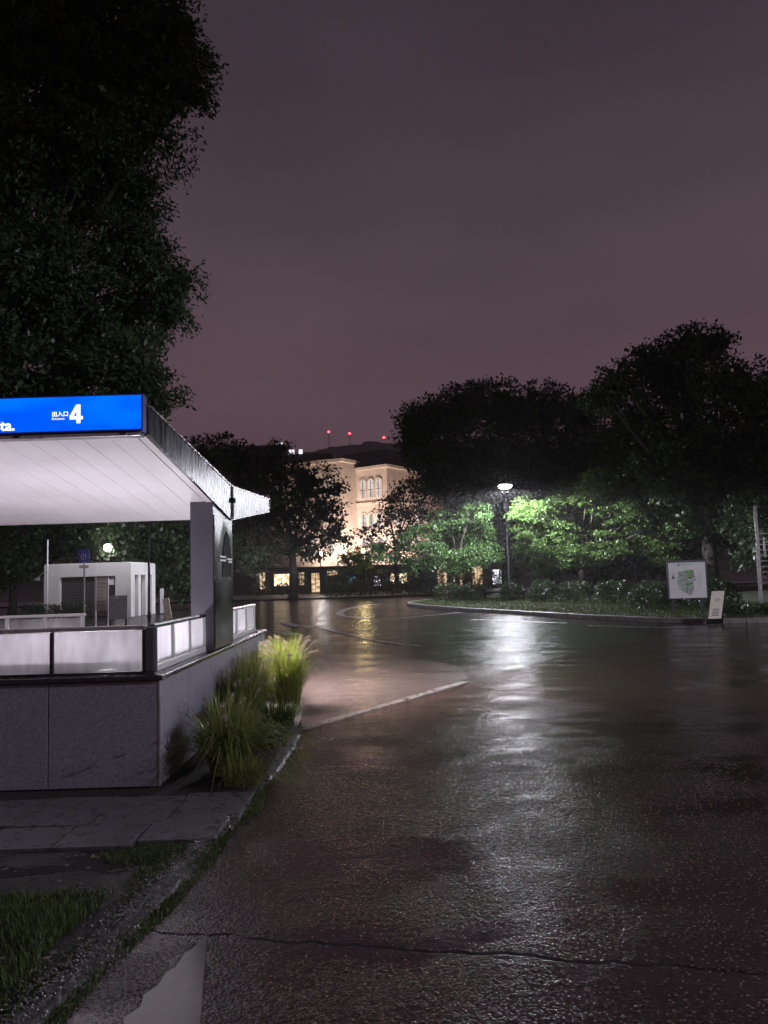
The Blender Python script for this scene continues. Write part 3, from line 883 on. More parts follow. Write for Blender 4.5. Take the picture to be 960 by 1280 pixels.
for i, (x_, y_, h_, lab) in enumerate(((-12.0, 38.6, 1.5, 'pale thin bollard post standing at the first side door of the kiosk'),
                                       (-11.9, 40.5, 1.35, 'white roller banner standing at the second side door of the kiosk'))):
    v = thing('vertical_banner', lab, 'banner', (x_, y_, 0.02))
    MB().box(-0.12, 0.12, -0.1, 0.1, 0, 0.05).build('base', M['dark_metal'], v)
    MB().box(-0.10, 0.10, -0.01, 0.01, 0.052, h_).build('sheet', M['sheet_white'], v)

# ================================================================== MAP BOARD, A-FRAME, TRELLIS ON THE VERGE
mb_ = thing('map_board', 'large white map board with green site plan on the verge', 'map board', (9.60, 24.35, 0.14), R(-4))
MB().box(-0.59, 0.645, 0.0, 0.16, 0.50, 1.74).build('case', M['dark_metal'], mb_, bevel=0.01)
fc = MB().box(-0.575, 0.575, -0.014, -0.001, 0.525, 1.655).build('map_sheet', M['sheet_white'], mb_)
for px in (-0.45, 0.45):
    MB().box(px - 0.04, px + 0.04, 0.05, 0.11, 0, 0.498).build('leg', M['dark_metal'], mb_)
def flat(parent, name, pts, y, material):
    return MB().prism(pts, 1, y - 0.002, y).build(name, material, parent)
flat(fc, 'map_area', [(-0.30, 1.16), (-0.26, 1.37), (-0.08, 1.40), (-0.02, 1.27), (-0.04, 1.14), (-0.2, 1.1)], -0.016, M['ink_grey'])
flat(fc, 'map_area', [(-0.07, 1.40), (0.20, 1.42), (0.22, 1.22), (0.10, 1.10), (-0.01, 1.16), (-0.01, 1.28)], -0.016, M['ink_green'])
flat(fc, 'map_area', [(-0.33, 1.06), (-0.20, 1.09), (-0.03, 1.12), (0.09, 1.08), (0.22, 1.18), (0.27, 1.10), (0.12, 0.98), (0.0, 0.94), (-0.27, 0.88)], -0.0165, M['ink_grey'])
flat(fc, 'map_area', [(-0.25, 0.86), (0.0, 0.92), (0.19, 0.98), (0.17, 0.80), (0.08, 0.64), (-0.10, 0.74)], -0.016, M['ink_grey'])
flat(fc, 'map_area', [(-0.05, 0.99), (0.12, 1.03), (0.16, 0.97), (0.0, 0.91)], -0.0185, M['ink_green'])
for q in (((-0.31, 1.075), (0.25, 1.20)), ((-0.2, 0.90), (0.18, 1.00)), ((-0.05, 1.41), (-0.02, 0.72)), ((0.08, 0.62), (0.19, 0.86)), ((-0.28, 0.84), (0.08, 0.62)), ((0.13, 0.86), (0.04, 0.72)), ((-0.28, 1.38), (-0.18, 1.22)), ((-0.16, 1.34), (-0.10, 1.2))):
    (ax, az), (bx_, bz) = q
    MB().tube([(ax, -0.019, az), (bx_, -0.019, bz)], [0.008, 0.008], 4).build('map_line', M['ink'], fc)
MB().tube([(-0.44, -0.019, 1.18), (-0.44, -0.016, 1.18)], [0.045, 0.045], 10).build('compass', M['ink'], fc)
MB().tube([(-0.44, -0.018, 1.22), (-0.42, -0.018, 1.36)], [0.014, 0.004], 5).build('compass', M['ink'], fc)
for k, (a, b) in enumerate(((-0.27, -0.22), (-0.18, -0.02), (0.0, 0.08), (0.10, 0.16))):
    MB().box(a, b, -0.017, -0.0142, 1.575 if k else 1.56, 1.605 if k else 1.625).build('print_line', M['ink_grey' if k else 'ink'], fc)
for k in range(9):
    MB().box(0.33, 0.33 + random.uniform(0.08, 0.17), -0.017, -0.0142, 1.30 - k * 0.055, 1.312 - k * 0.055).build('print_line', M['ink_grey'], fc)
af = thing('a_frame_sign', 'white sandwich board sign with black frame beside the map board', 'a-frame sign', (9.12, 21.62, 0.02), R(-6))
PZ = [(0.0, 0.12), (0.22, 0.86)]
def slant(x0, x1, a0, a1, thick, dy=0.0):
    """board piece lying on the leaning front face, a = height along the lean"""
    b = MB()
    lean = R(15)
    c, s = math.cos(lean), math.sin(lean)
    vs = []
    for a in (a0, a1):
        for t_ in (dy, dy + thick):
            for xq in (x0, x1):
                vs.append((xq + 0.26 * a, -0.25 + a * s + t_ * c, 0.03 + a * c - t_ * s))
    return b.add(vs, [(0, 1, 3, 2), (4, 6, 7, 5), (0, 4, 5, 1), (2, 3, 7, 6), (0, 2, 6, 4), (1, 5, 7, 3)])
slant(-0.20, 0.20, 0.0, 0.95, 0.025).build('frame', M['black'], af)
fs = slant(-0.175, 0.175, 0.14, 0.925, 0.004, -0.005).build('panel', M['sheet_cream'], af)
for k in range(5):
    slant(-0.09, 0.10 - 0.02 * (k % 2), 0.22 + k * 0.045, 0.24 + k * 0.045, 0.002, -0.008).build('print_line', M['ink'], fs)
slant(-0.05, 0.07, 0.62, 0.72, 0.002, -0.008).build('print_mark', M['ink_grey'], fs)
for px in (-0.17, 0.17):
    MB().tube([(px + 0.22, 0.0, 0.88), (px + 0.24, 0.34, 0.0)], [0.018, 0.018], 6).build('leg', M['black'], af)
tr = thing('trellis', 'white patchy post with a rack of grey horizontal bars on the verge', 'trellis', (12.0, 24.5, 0.14))
MB().tube([(-0.03, 0, 0), (-0.02, 0, 1.2), (0.0, 0, 2.3), (-0.01, 0, 3.42)], [0.06, 0.056, 0.052, 0.048], 10).build('post', plain('patchy_white_paint', (0.72, 0.71, 0.70), 0.6, var=0.4, scale=5), tr, smooth=True)
MB().box(0.95, 1.02, 0.0, 0.07, 0, 2.6).build('post', M['rail_metal'], tr)
MB().box(0.14, 0.19, -0.11, -0.07, 1.75, 2.4).build('upright', M['rail_metal'], tr)
for k in range(10):
    MB().box(-0.14, 1.1, -0.065 - 0.0, -0.04 - 0.022, 0.92 + k * 0.175, 0.945 + k * 0.175).build('bar', M['rail_metal'], tr)

# ================================================================== STONE BUILDING AND THE SHOPS AT ITS FOOT
BA = math.atan2(4.3, -6.0)          # direction of the long face, seen from the corner
bd = thing('stone_building', 'floodlit beige stone building with arched windows behind the trees', 'building', (0.5, 100.0, 0.0), BA)
# local +x runs along the face to the left, local -y faces away from the face's depth
def blk(name, x0, x1, y0, y1, z0, z1, material, parent=None, bevel=0.0):
    return MB().box(x0, x1, y0, y1, z0, z1).build(name, material, parent or bd, bevel)
H1 = 16.2
def arch_outline(xc, z0, w, h, n=10):
    r = w / 2
    pts = [(xc - r, z0), (xc + r, z0)]
    for k in range(n + 1):
        a = math.pi * k / n
        pts.append((xc + r * math.cos(a), z0 + h - r + r * math.sin(a)))
    return pts
wall_main = blk('wall', 0.0, 5.2, -14.0, -0.002, 0.0, H1, M['stone_beige'])
blk('cornice', -0.25, 5.2, -14.2, 0.25, H1, H1 + 0.40, M['stone_beige'])
blk('band', -0.12, 5.198, -14.1, 0.12, 11.4, 11.75, M['stone_pale'])
blk('band', -0.12, 5.198, -14.1, 0.12, 4.2, 4.6, M['stone_pale'])
MB().add([(-0.3, 0.3, H1 + 0.552), (12, 0.3, H1 + 0.552), (12, -14, H1 + 0.552), (-0.3, -14, H1 + 0.552), (2.5, -3.5, H1 + 3.2), (10, -3.5, H1 + 3.2), (10, -10, H1 + 3.2), (2.5, -10, H1 + 3.2)],
         [(0, 1, 5, 4), (1, 2, 6, 5), (2, 3, 7, 6), (3, 0, 4, 7), (4, 5, 6, 7)]).build('roof', M['roof_dark'], bd)
def arch_window(parent, xc, z0, w, h, y, lit):
    """arched window in a face at y (face looks to +y)"""
    fr = MB().prism(arch_outline(xc, z0 - 0.1, w + 0.36, h + 0.28), 1, y + 0.002, y + 0.10).build('window', M['stone_pale'], parent)
    MB().prism(arch_outline(xc, z0, w, h), 1, y + 0.102, y + 0.115).build('pane', lit, fr)
    MB().box(xc - 0.035, xc + 0.035, y + 0.117, y + 0.16, z0, z0 + h - 0.02).build('mullion', M['shutter'], fr)
    MB().box(xc - w / 2, xc - 0.037, y + 0.117, y + 0.15, z0 + h * 0.42, z0 + h * 0.45).build('mullion', M['shutter'], fr)
    MB().box(xc + 0.037, xc + w / 2, y + 0.117, y + 0.15, z0 + h * 0.42, z0 + h * 0.45).build('mullion', M['shutter'], fr)
    return fr
for r_, z0 in enumerate((12.35, 8.0, 4.9)):
    for xc in (1.35, 2.65, 3.95):
        arch_window(bd, xc, z0, 0.85, 2.5 if r_ == 0 else 2.2, 0.0, M['win_arch'])
def side_window(yc, z0):
    fr = MB().box(-0.10, -0.002, yc - 0.55, yc + 0.55, z0, z0 + 2.2).build('window', M['stone_pale'], bd)
    MB().box(-0.115, -0.102, yc - 0.42, yc + 0.42, z0 + 0.12, z0 + 2.08).build('pane', M['win_arch'], fr)
for z0 in (8.0, 4.9):
    for yc in (-2.0, -4.5, -7.0, -9.5):
        side_window(yc, z0)
# projecting left wing with its own cornice
MB().prism([(5.202, 3.0), (5.202, -10.0), (18.0, -10.0), (18.0, 3.6), (15.0, 4.3), (9.0, 3.9)], 2, 0.0, 17.2).build('wing_wall', M['stone_beige'], bd)
MB().prism([(4.95, 3.25), (4.95, -10.2), (18.2, -10.2), (18.2, 3.85), (15.1, 4.55), (8.95, 4.15)], 2, 17.2, 17.65).build('wing_cornice', M['stone_beige'], bd)
for xc in (7.0, 9.4):
    for z0 in (12.6, 8.2, 4.9):
        fr = arch_window(bd, xc, z0, 1.0, 2.4, 3.88 if xc > 8 else 3.45, M['win_arch'])
# floodlights at the foot of the building
def floodlight(label, x, y, tx, ty, tz, power, color=(1.0, 0.74, 0.50)):
    t = thing('floodlight', label, 'floodlight', (x, y, 0.12), 0, 'floodlights at the foot of the stone building')
    MB().box(-0.25, 0.25, -0.12, 0.12, 0.0, 0.08).build('bracket', M['dark_metal'], t)
    MB().prism([(-0.18, 0.10), (0.18, 0.10), (0.30, 0.42), (-0.30, 0.42)], 1, -0.15, 0.15).build('housing', M['dark_metal'], t, bevel=0.01)
    MB().box(-0.26, 0.26, -0.12, 0.12, 0.422, 0.44).build('lens', M['lamp_warm'], t)
    d = bpy.data.lights.new('flood_light', 'SPOT')
    d.energy = power
    d.color = color
    d.spot_size = R(100)
    d.spot_blend = 0.8
    d.shadow_soft_size = 0.3
    o = bpy.data.objects.new('flood_light', d)
    COL.objects.link(o)
    o.parent = t
    o.matrix_local = Matrix.Translation((0, 0, 0.6)) @ Vector((tx - x, ty - y, tz)).to_track_quat('-Z', 'Y').to_matrix().to_4x4()
FL = 'warm floodlight on the ground aimed up at the stone facade'
floodlight(FL, -3.6, 98.0, -2.6, 103.0, 9.0, 9500, (1.0, 0.79, 0.66))
floodlight(FL, -1.0, 95.5, -0.8, 101.0, 10.0, 8500, (1.0, 0.79, 0.66))
floodlight(FL, -9.5, 95.5, -8.6, 101.0, 9.0, 9500, (1.0, 0.79, 0.66))
floodlight(FL, 5.0, 99.5, 2.0, 102.5, 9.0, 11000, (1.0, 0.76, 0.62))

sp = thing('shop_row', 'low row of shops with lit windows across the turning circle', 'shops', (-14.5, 84.0, 0.12))
MB().box(0, 28, 0.0, 7.0, 0, 2.75).build('wall', M['roof_dark'], sp)  # dark colour stands in for the shade under the roof overhang
MB().box(-0.3, 28.3, -0.8, 7.2, 2.752, 2.9).build('roof', M['roof_dark'], sp)
rw = random.Random(5)
wins = [(0.6, 1.2, 'win_warm', 0.6, 2.4), (2.2, 3.9, 'win_bright', 0.9, 2.2), (4.9, 5.5, 'win_warm', 0.9, 2.3), (6.3, 7.2, 'win_warm', 0.1, 2.2), (10.3, 11.1, 'win_blue', 0.4, 1.9), (13.2, 13.9, 'win_white', 0.6, 1.7),
        (15.0, 16.8, 'win_bright', 0.8, 1.9), (20.2, 21.2, 'win_warm', 0.4, 2.3), (21.9, 22.9, 'win_warm', 0.3, 2.3), (24.0, 25.1, 'win_warm', 0.3, 2.4), (26.2, 27.2, 'win_white', 0.4, 2.0), (8.0, 9.2, 'win_warm', 1.9, 2.4)]
for a, b, mm, z0, z1 in wins:
    w_ = MB().box(a - 0.08, b + 0.08, -0.06, -0.002, z0 - 0.08, z1 + 0.08).build('window', M['dark_metal'], sp)
    MB().box(a, b, -0.075, -0.062, z0, z1).build('pane', M[mm], w_)
    MB().box((a + b) / 2 - 0.03, (a + b) / 2 + 0.03, -0.10, -0.077, z0, z1).build('mullion', M['dark_metal'], w_)
for k in range(8):
    MB().box(0.2 + k * 3.9, 0.30 + k * 3.9, -0.75, -0.65, 0, 2.75).build('post', M['dark_metal'], sp)
# tower blocks far behind with lamps on their roofs
for nm, lab, x, y, w, d, h, lamps in (
        ('office_tower', 'distant dark block with a glowing roof sign behind the trees', -24.0, 150.0, 14, 12, 26.6, [(5.3, 0.6), (6.1, 0.4), (7.4, 0.7)]),
        ('office_tower', 'distant tall dark block with one white roof strip', -34.0, 170.0, 12, 12, 32.2, [(9.6, 1.9)])):
    t = thing(nm, lab, 'building', (x, y, 0))
    MB().box(0, w, 0, d, 0, h).build('wall', M['roof_dark'], t)
    for a, b in lamps:
        MB().box(a, a + b, -0.3, -0.1, h + 0.05, h + (0.9 if len(lamps) > 1 else 0.45)).build('roof_light', M['win_white'], t)
for i, (x, y, z, g) in enumerate(((-63.4, 900, 177.5, 150.0), (-38.4, 900, 174.8, 150.0), (2.6, 900, 168.7, 146))):
    lab = ('thin radio mast with red light beside the floodlit wing', 'middle thin radio mast with red light above the roof', 'thin radio mast with red light close to the domed tree')[i]
    t = thing('radio_mast', lab, 'mast', (x, y, 0), 0, 'red lit radio masts')
    b = MB()
    for sx, sy in ((-1, -1), (1, -1), (1, 1), (-1, 1)):
        b.tube([(sx * 5, sy * 5, 0), (sx * 0.4, sy * 0.4, z)], [0.25, 0.12], 4)
    for k in range(1, 14):
        q = 5 - 4.6 * k / 14
        zz = z * k / 14
        for (ax, ay), (cx, cy) in (((-q, -q), (q, -q)), ((q, -q), (q, q)), ((q, q), (-q, q)), ((-q, q), (-q, -q))):
            b.tube([(ax, ay, zz), (cx, cy, zz)], [0.12, 0.12], 4)
    b.build('lattice', M['dark_metal'], t)
    b = MB()
    b.tube([(0, -0.9, z - 1.2), (0, -0.9, z - 0.6), (0, -0.9, z + 0.6), (0, -0.9, z + 1.2)], [0.5, 1.5, 1.5, 0.5], 10)
    b.build('warning_light', M['red'], t, smooth=True)

# ================================================================== TREES
def leaf_quads(rng, centres, outward, size, aspect, droop=0.35):
    n = len(centres)
    d = rng.normal(size=(n, 3)) * 0.75 + outward * 0.7
    d[:, 2] -= droop
    d /= np.linalg.norm(d, axis=1)[:, None] + 1e-9
    nn = rng.normal(size=(n, 3)) * 0.6 + outward * 0.5
    nn[:, 2] += 0.7
    s = np.cross(d, nn)
    s /= np.linalg.norm(s, axis=1)[:, None] + 1e-9
    L = size * rng.uniform(0.65, 1.3, n)[:, None]
    w = L * aspect
    q = np.empty((n, 4, 3))
    q[:, 0] = centres - d * L * 0.5
    q[:, 1] = centres + s * w * 0.5 - d * L * 0.05
    q[:, 2] = centres + d * L * 0.5
    q[:, 3] = centres - s * w * 0.5 - d * L * 0.05
    return q

def crown_quads(rng, lobes, clump_r, density, per, size, aspect, flat=0.8, fill=0.35, layered=0.0):
    out = []
    for cx, cy, cz, r in lobes:
        n = max(6, int(density * r * r))
        u = rng.normal(size=(n, 3))
        u /= np.linalg.norm(u, axis=1)[:, None]
        rad = r * np.where(rng.random(n) < 0.72, rng.uniform(0.80, 1.14, n), rng.uniform(0.3, 0.8, n))
        c = np.array((cx, cy, cz)) + u * rad[:, None] * np.array((1, 1, flat))
        if layered:
            c[:, 2] = c[:, 2] * (1 - 0.6) + 0.6 * (np.round(c[:, 2] / layered) * layered)
        cl = rng.uniform(0.6, 1.35, n)
        c = np.repeat(c, per, 0)
        uu = np.repeat(u, per, 0)
        cr = np.repeat(cl, per)[:, None] * clump_r
        off = rng.normal(size=(n * per, 3))
        off *= (rng.random(n * per) ** 0.45 * 0.95 / (np.linalg.norm(off, axis=1) + 1e-9))[:, None]
        off *= np.array((1, 1, 0.7))
        out.append(leaf_quads(rng, c + off * cr, uu + off * 0.4, size, aspect))
        nf = int(n * per * fill * 0.30)
        u = rng.normal(size=(nf, 3))
        u /= np.linalg.norm(u, axis=1)[:, None]
        c = np.array((cx, cy, cz)) + u * (r * rng.uniform(0.1, 0.72, nf))[:, None] * np.array((1, 1, flat))
        out.append(leaf_quads(rng, c, u, size * 1.9, aspect * 1.3))
    return np.concatenate(out)

def pad_quads(rng, lobes, size, aspect, pads=11, per=130):
    """boughs spread out in flat overlapping sprays, as on a maple"""
    out = []
    for cx, cy, cz, r in lobes:
        n = max(5, int(pads * r))
        u = rng.normal(size=(n, 3))
        u /= np.linalg.norm(u, axis=1)[:, None]
        u[:, 1] -= 0.25
        c = np.array((cx, cy, cz)) + u * (r * rng.uniform(0.45, 1.0, n))[:, None] * np.array((1, 1, 0.85))
        for k in range(n):
            pr = rng.uniform(0.45, 0.95) * (0.5 + 0.35 * r)
            m_ = int(per * pr * pr) + 30
            a = rng.uniform(0, 2 * np.pi, m_)
            q = pr * np.sqrt(rng.random(m_))
            tilt = u[k] * np.array((1, 1, 0)) * 0.30
            x, y = np.cos(a) * q, np.sin(a) * q * 0.85
            z = -(x * tilt[0] + y * tilt[1]) - 0.28 * (q / pr) ** 2 * pr + rng.normal(size=m_) * 0.07
            p = c[k] + np.stack([x, y, z], 1)
            o = np.stack([np.cos(a), np.sin(a), np.full(m_, 0.1)], 1) * 0.8
            out.append(leaf_quads(rng, p, o, size, aspect, 0.45))
    return np.concatenate(out)

def tree(name, label, base, fork_h, tr, lobes, material, clump_r=0.5, density=26, per=22, size=0.2, aspect=0.45, seed=1, group=None, fill=0.35, layered=0.0, lean=(0, 0), flat=0.8, pads=0):
    rng = np.random.default_rng(seed)
    rnd = random.Random(seed)
    t = thing(name, label, 'tree', base, 0, group)
    bx, by, bz = base
    q = (pad_quads(rng, lobes, size, aspect, pads) if pads else crown_quads(rng, lobes, clump_r, density, per, size, aspect, flat, fill, layered)) - np.array(base)
    q[:, :, 2] = np.maximum(q[:, :, 2], 0.25)
    link('crown', quads_mesh('crown', q, material), t)
    b = MB()
    fk = Vector((lean[0], lean[1], fork_h))
    b.tube([(0, 0, -0.05), (0.02, 0, 0.3), (lean[0] * 0.5 + rnd.uniform(-.05, .05), lean[1] * 0.5, fork_h * 0.55), tuple(fk)], [tr * 1.35, tr, tr * 0.86, tr * 0.75], 10)
    for cx, cy, cz, r in lobes:
        e_ = Vector((cx - bx, cy - by, cz - bz + r * 0.2))
        if e_.z < fork_h * 0.8:
            st_ = Vector((lean[0] * 0.5, lean[1] * 0.5, min(fork_h * 0.6, max(0.6, e_.z * 0.6))))
        else:
            st_ = fk - Vector((0, 0, 0.1))
        mid = st_.lerp(e_, 0.5) + Vector((rnd.uniform(-.3, .3), rnd.uniform(-.3, .3), rnd.uniform(0.0, 0.4) * r))
        rr = tr * min(0.6, 0.22 + 0.14 * r)
        b.tube([tuple(st_), tuple(st_.lerp(mid, 0.5) + Vector((0, 0, 0.1 * r))), tuple(mid), tuple(e_)], [rr, rr * 0.8, rr * 0.6, rr * 0.25], 6)
        for k in range(4):
            a = rnd.uniform(0, 6.28)
            tip = e_ + Vector((math.cos(a) * r * 0.8, math.sin(a) * r * 0.8, rnd.uniform(-0.3, 0.6) * r))
            b.tube([tuple(mid.lerp(e_, rnd.uniform(0.3, 0.9))), tuple(e_.lerp(tip, 0.5)), tuple(tip)], [rr * 0.32, rr * 0.22, rr * 0.08], 5)
    b.build('trunk', M['bark'], t, smooth=True)
    return t

LOBES = {'big': [(-4.53, 15.16, 12.63, 1.11), (-3.75, 14.73, 11.69, 0.54), (-4.16, 15.67, 13.26, 0.57), (-5.2, 14.9, 11.15, 1.43), (-6.0, 14.61, 12.71, 1.77), (-7.03, 15.69, 10.8, 2.19), (-6.05, 17.34, 10.92, 1.04), (-5.64, 16.96, 9.07, 1.21), (-5.06, 16.85, 7.87, 0.84), (-4.21, 15.11, 7.81, 0.51), (-6.15, 16.12, 7.02, 1.43), (-7.16, 15.29, 7.8, 1.85), (-5.06, 14.95, 5.78, 0.93), (-4.51, 14.74, 5.23, 0.61), (-6.72, 15.09, 5.37, 1.35), (-10.11, 17.37, 13.47, 2.36), (-10.42, 17.05, 9.74, 2.36), (-10.13, 16.98, 6.86, 1.85), (-6.5, 16.96, 16.72, 1.85), (-8.13, 15.02, 15.07, 2.36), (-4.68, 15.39, 15.1, 0.67), (-4.71, 16.41, 14.6, 0.67)],
 'mid': [(-11.96, 63.16, 11.45, 2.35), (-14.1, 63.77, 12.29, 2.22), (-9.05, 63.9, 10.79, 2.48), (-5.97, 59.93, 9.18, 2.22), (-4.95, 62.53, 7.14, 1.96), (-7.97, 62.86, 7.26, 2.74), (-11.13, 62.03, 7.94, 2.61), (-9.61, 60.39, 4.54, 2.22), (-6.26, 61.87, 4.51, 1.96), (-4.16, 59.95, 4.99, 1.31), (-12.93, 64.17, 4.13, 1.96), (-8.67, 63.83, 12.82, 0.91), (-3.9, 62.24, 9.07, 0.91)],
 'midl': [(-12.41, 51.2, 9.94, 1.86), (-13.87, 53.64, 8.35, 1.86), (-11.87, 52.29, 7.58, 1.86), (-13.59, 53.53, 5.49, 1.86), (-11.3, 53.39, 4.85, 1.64), (-12.4, 52.03, 3.16, 1.53), (-9.32, 51.66, 3.06, 1.2), (-14.14, 52.4, 3.77, 1.53)],
 'dome': [(3.1, 61.59, 12.08, 1.96), (2.78, 59.97, 14.08, 1.44), (4.45, 60.83, 14.54, 2.09), (7.09, 63.88, 15.81, 2.48), (9.42, 59.26, 14.7, 2.61), (12.58, 59.28, 14.48, 2.61), (16.31, 62.76, 14.6, 2.35), (5.29, 60.68, 11.21, 2.61), (8.73, 62.21, 11.35, 3.0), (12.29, 61.83, 11.19, 3.0), (15.67, 61.06, 10.31, 3.26), (19.51, 64.98, 12.18, 2.35), (2.42, 60.17, 12.84, 1.17), (4.31, 61.48, 9.39, 1.7), (7.68, 60.22, 7.84, 2.61), (13.98, 62.8, 7.93, 2.61)],
 'tall': [(14.73, 45.88, 13.02, 1.48), (13.81, 46.28, 12.14, 1.19), (17.62, 48.23, 14.86, 1.58), (19.13, 46.1, 15.21, 1.48), (21.42, 47.29, 15.77, 1.09), (19.67, 49.02, 13.68, 2.47), (20.94, 45.0, 12.6, 1.98), (23.18, 44.81, 11.51, 2.23), (25.52, 45.64, 11.14, 2.47), (16.65, 48.33, 10.96, 2.47), (19.87, 47.58, 9.69, 2.97), (22.41, 45.69, 8.28, 2.97), (25.99, 46.16, 7.26, 2.97), (16.88, 45.39, 6.94, 2.47), (20.77, 46.8, 5.51, 2.47), (23.54, 44.71, 4.28, 2.72), (18.19, 47.99, 4.69, 1.68), (15.74, 48.98, 9.54, 1.78)],
 'litl': [(4.25, 50.64, 5.04, 1.34), (2.32, 49.85, 4.35, 1.24), (6.09, 50.66, 4.29, 1.13), (2.91, 47.27, 3.09, 1.24), (5.24, 48.24, 2.8, 1.24), (0.99, 50.68, 3.27, 1.13), (6.76, 49.99, 3.18, 0.93), (5.65, 48.68, 5.63, 1.03), (1.76, 50.6, 2.44, 0.83), (4.06, 49.43, 2.61, 0.93), (-0.61, 50.14, 3.3, 0.83)],
 'litr': [(9.3, 46.76, 5.75, 1.1), (8.4, 46.39, 4.96, 0.9), (11.04, 47.3, 6.46, 1.2), (12.5, 46.19, 6.59, 1.2), (10.4, 47.07, 4.6, 1.3), (13.2, 49.16, 4.93, 1.4), (14.36, 46.89, 5.47, 1.4), (8.7, 45.73, 3.45, 1.0), (10.92, 45.86, 2.91, 1.2), (13.18, 46.31, 3.15, 1.3), (16.04, 48.52, 3.77, 1.3), (15.87, 47.01, 5.18, 1.3), (16.87, 46.75, 2.66, 1.1), (13.0, 46.05, 7.39, 0.9), (15.7, 49.23, 7.47, 1.1), (10.31, 47.23, 2.13, 0.8), (18.1, 46.45, 4.58, 1.1)],
 'small': [(1.93, 70.68, 9.74, 1.29), (0.77, 70.67, 8.57, 1.21), (3.25, 71.01, 10.65, 1.14), (4.43, 72.53, 9.65, 1.44), (0.35, 70.95, 6.96, 1.52), (2.61, 70.62, 7.61, 1.59), (-1.57, 71.97, 6.03, 0.99), (1.81, 71.25, 5.58, 1.74), (-0.49, 73.49, 4.54, 1.29), (4.48, 70.87, 7.2, 1.52)],
 'yel': [(-2.27, 68.06, 3.23, 1.43), (-3.17, 68.55, 2.4, 1.0), (-1.22, 67.82, 2.34, 1.15), (-2.35, 68.98, 1.66, 1.15), (-3.55, 67.96, 3.26, 0.72)],
 'kioskl': [(-22.39, 46.07, 4.29, 1.29), (-23.69, 46.68, 5.84, 1.98), (-21.08, 45.33, 5.18, 1.48), (-25.66, 46.72, 4.42, 2.47), (-21.89, 46.09, 2.82, 1.19), (-25.02, 48.4, 2.44, 1.48), (-20.89, 48.19, 5.87, 1.98)],
 'kioskr': [(-17.99, 45.99, 5.13, 1.65), (-15.46, 44.31, 5.41, 1.74), (-13.35, 45.12, 4.93, 1.74), (-11.92, 45.07, 3.46, 1.45), (-14.26, 44.95, 3.05, 1.74), (-12.63, 45.03, 2.06, 1.45), (-12.26, 47.33, 5.55, 1.74), (-15.59, 44.71, 3.56, 1.16), (-11.29, 44.38, 1.33, 0.97), (-19.09, 47.54, 3.76, 1.07)]}
tree('evergreen_tree', 'very tall dark evergreen tree towering over the subway entrance', (-10.6, 17.6, 0.0), 4.6, 0.42, LOBES['big'], M['leaf_big'], 0.42, 44, 85, 0.12, 0.42, 1, fill=0.6)
tree('broadleaf_tree', 'dark branching tree in front of the floodlit building', (-7.6, 62.2, 0.12), 3.6, 0.38, LOBES['mid'], M['leaf_dark'], 0.7, 15, 20, 0.30, 0.55, 2, 'trees round the turning circle', fill=0.3)
tree('broadleaf_tree', 'dense dark tree just beyond the tip of the canopy', (-12.6, 52.2, 0.02), 2.6, 0.28, LOBES['midl'], M['leaf_dark'], 0.6, 20, 20, 0.30, 0.55, 3, 'trees round the turning circle', fill=0.5)
tree('broadleaf_tree', 'broad black dome-shaped tree rising behind the lit lamp', (14.0, 63.5, 0.14), 6.0, 0.5, LOBES['dome'], M['leaf_dark'], 0.8, 20, 22, 0.32, 0.55, 4, 'trees round the turning circle', fill=0.6)
tree('broadleaf_tree', 'tallest ragged dark tree standing behind the map board', (20.0, 47.0, 0.14), 4.6, 0.5, LOBES['tall'], M['leaf_dark'], 0.7, 27, 22, 0.28, 0.55, 5, 'trees round the turning circle', fill=0.8)
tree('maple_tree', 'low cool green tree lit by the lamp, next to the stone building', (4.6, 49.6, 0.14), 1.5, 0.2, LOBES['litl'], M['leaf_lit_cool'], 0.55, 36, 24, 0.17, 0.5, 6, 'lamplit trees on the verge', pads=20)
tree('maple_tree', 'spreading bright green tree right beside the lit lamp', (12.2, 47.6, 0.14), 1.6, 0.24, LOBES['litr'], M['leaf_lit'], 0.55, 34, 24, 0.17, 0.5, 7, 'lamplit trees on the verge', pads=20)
tree('broadleaf_tree', 'thin-crowned tree silhouetted against the pale stone facade', (1.0, 71.6, 0.12), 4.0, 0.22, LOBES['small'], M['leaf_dark'], 0.7, 13, 17, 0.30, 0.55, 8, 'trees round the turning circle', fill=0.1)
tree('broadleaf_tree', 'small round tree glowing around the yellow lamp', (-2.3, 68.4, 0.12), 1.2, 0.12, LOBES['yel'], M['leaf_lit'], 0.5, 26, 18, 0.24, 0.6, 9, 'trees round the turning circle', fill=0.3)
tree('broadleaf_tree', 'dim green tree behind the left end of the kiosk', (-23.0, 47.0, 0.02), 2.2, 0.25, LOBES['kioskl'], M['leaf_dark'], 0.6, 20, 20, 0.28, 0.55, 10, 'trees round the kiosk', fill=0.5)
tree('broadleaf_tree', 'dim green tree behind the right end of the kiosk', (-14.6, 46.6, 0.02), 2.0, 0.25, LOBES['kioskr'], M['leaf_dark'], 0.6, 22, 20, 0.28, 0.55, 11, 'trees round the kiosk', fill=0.5)
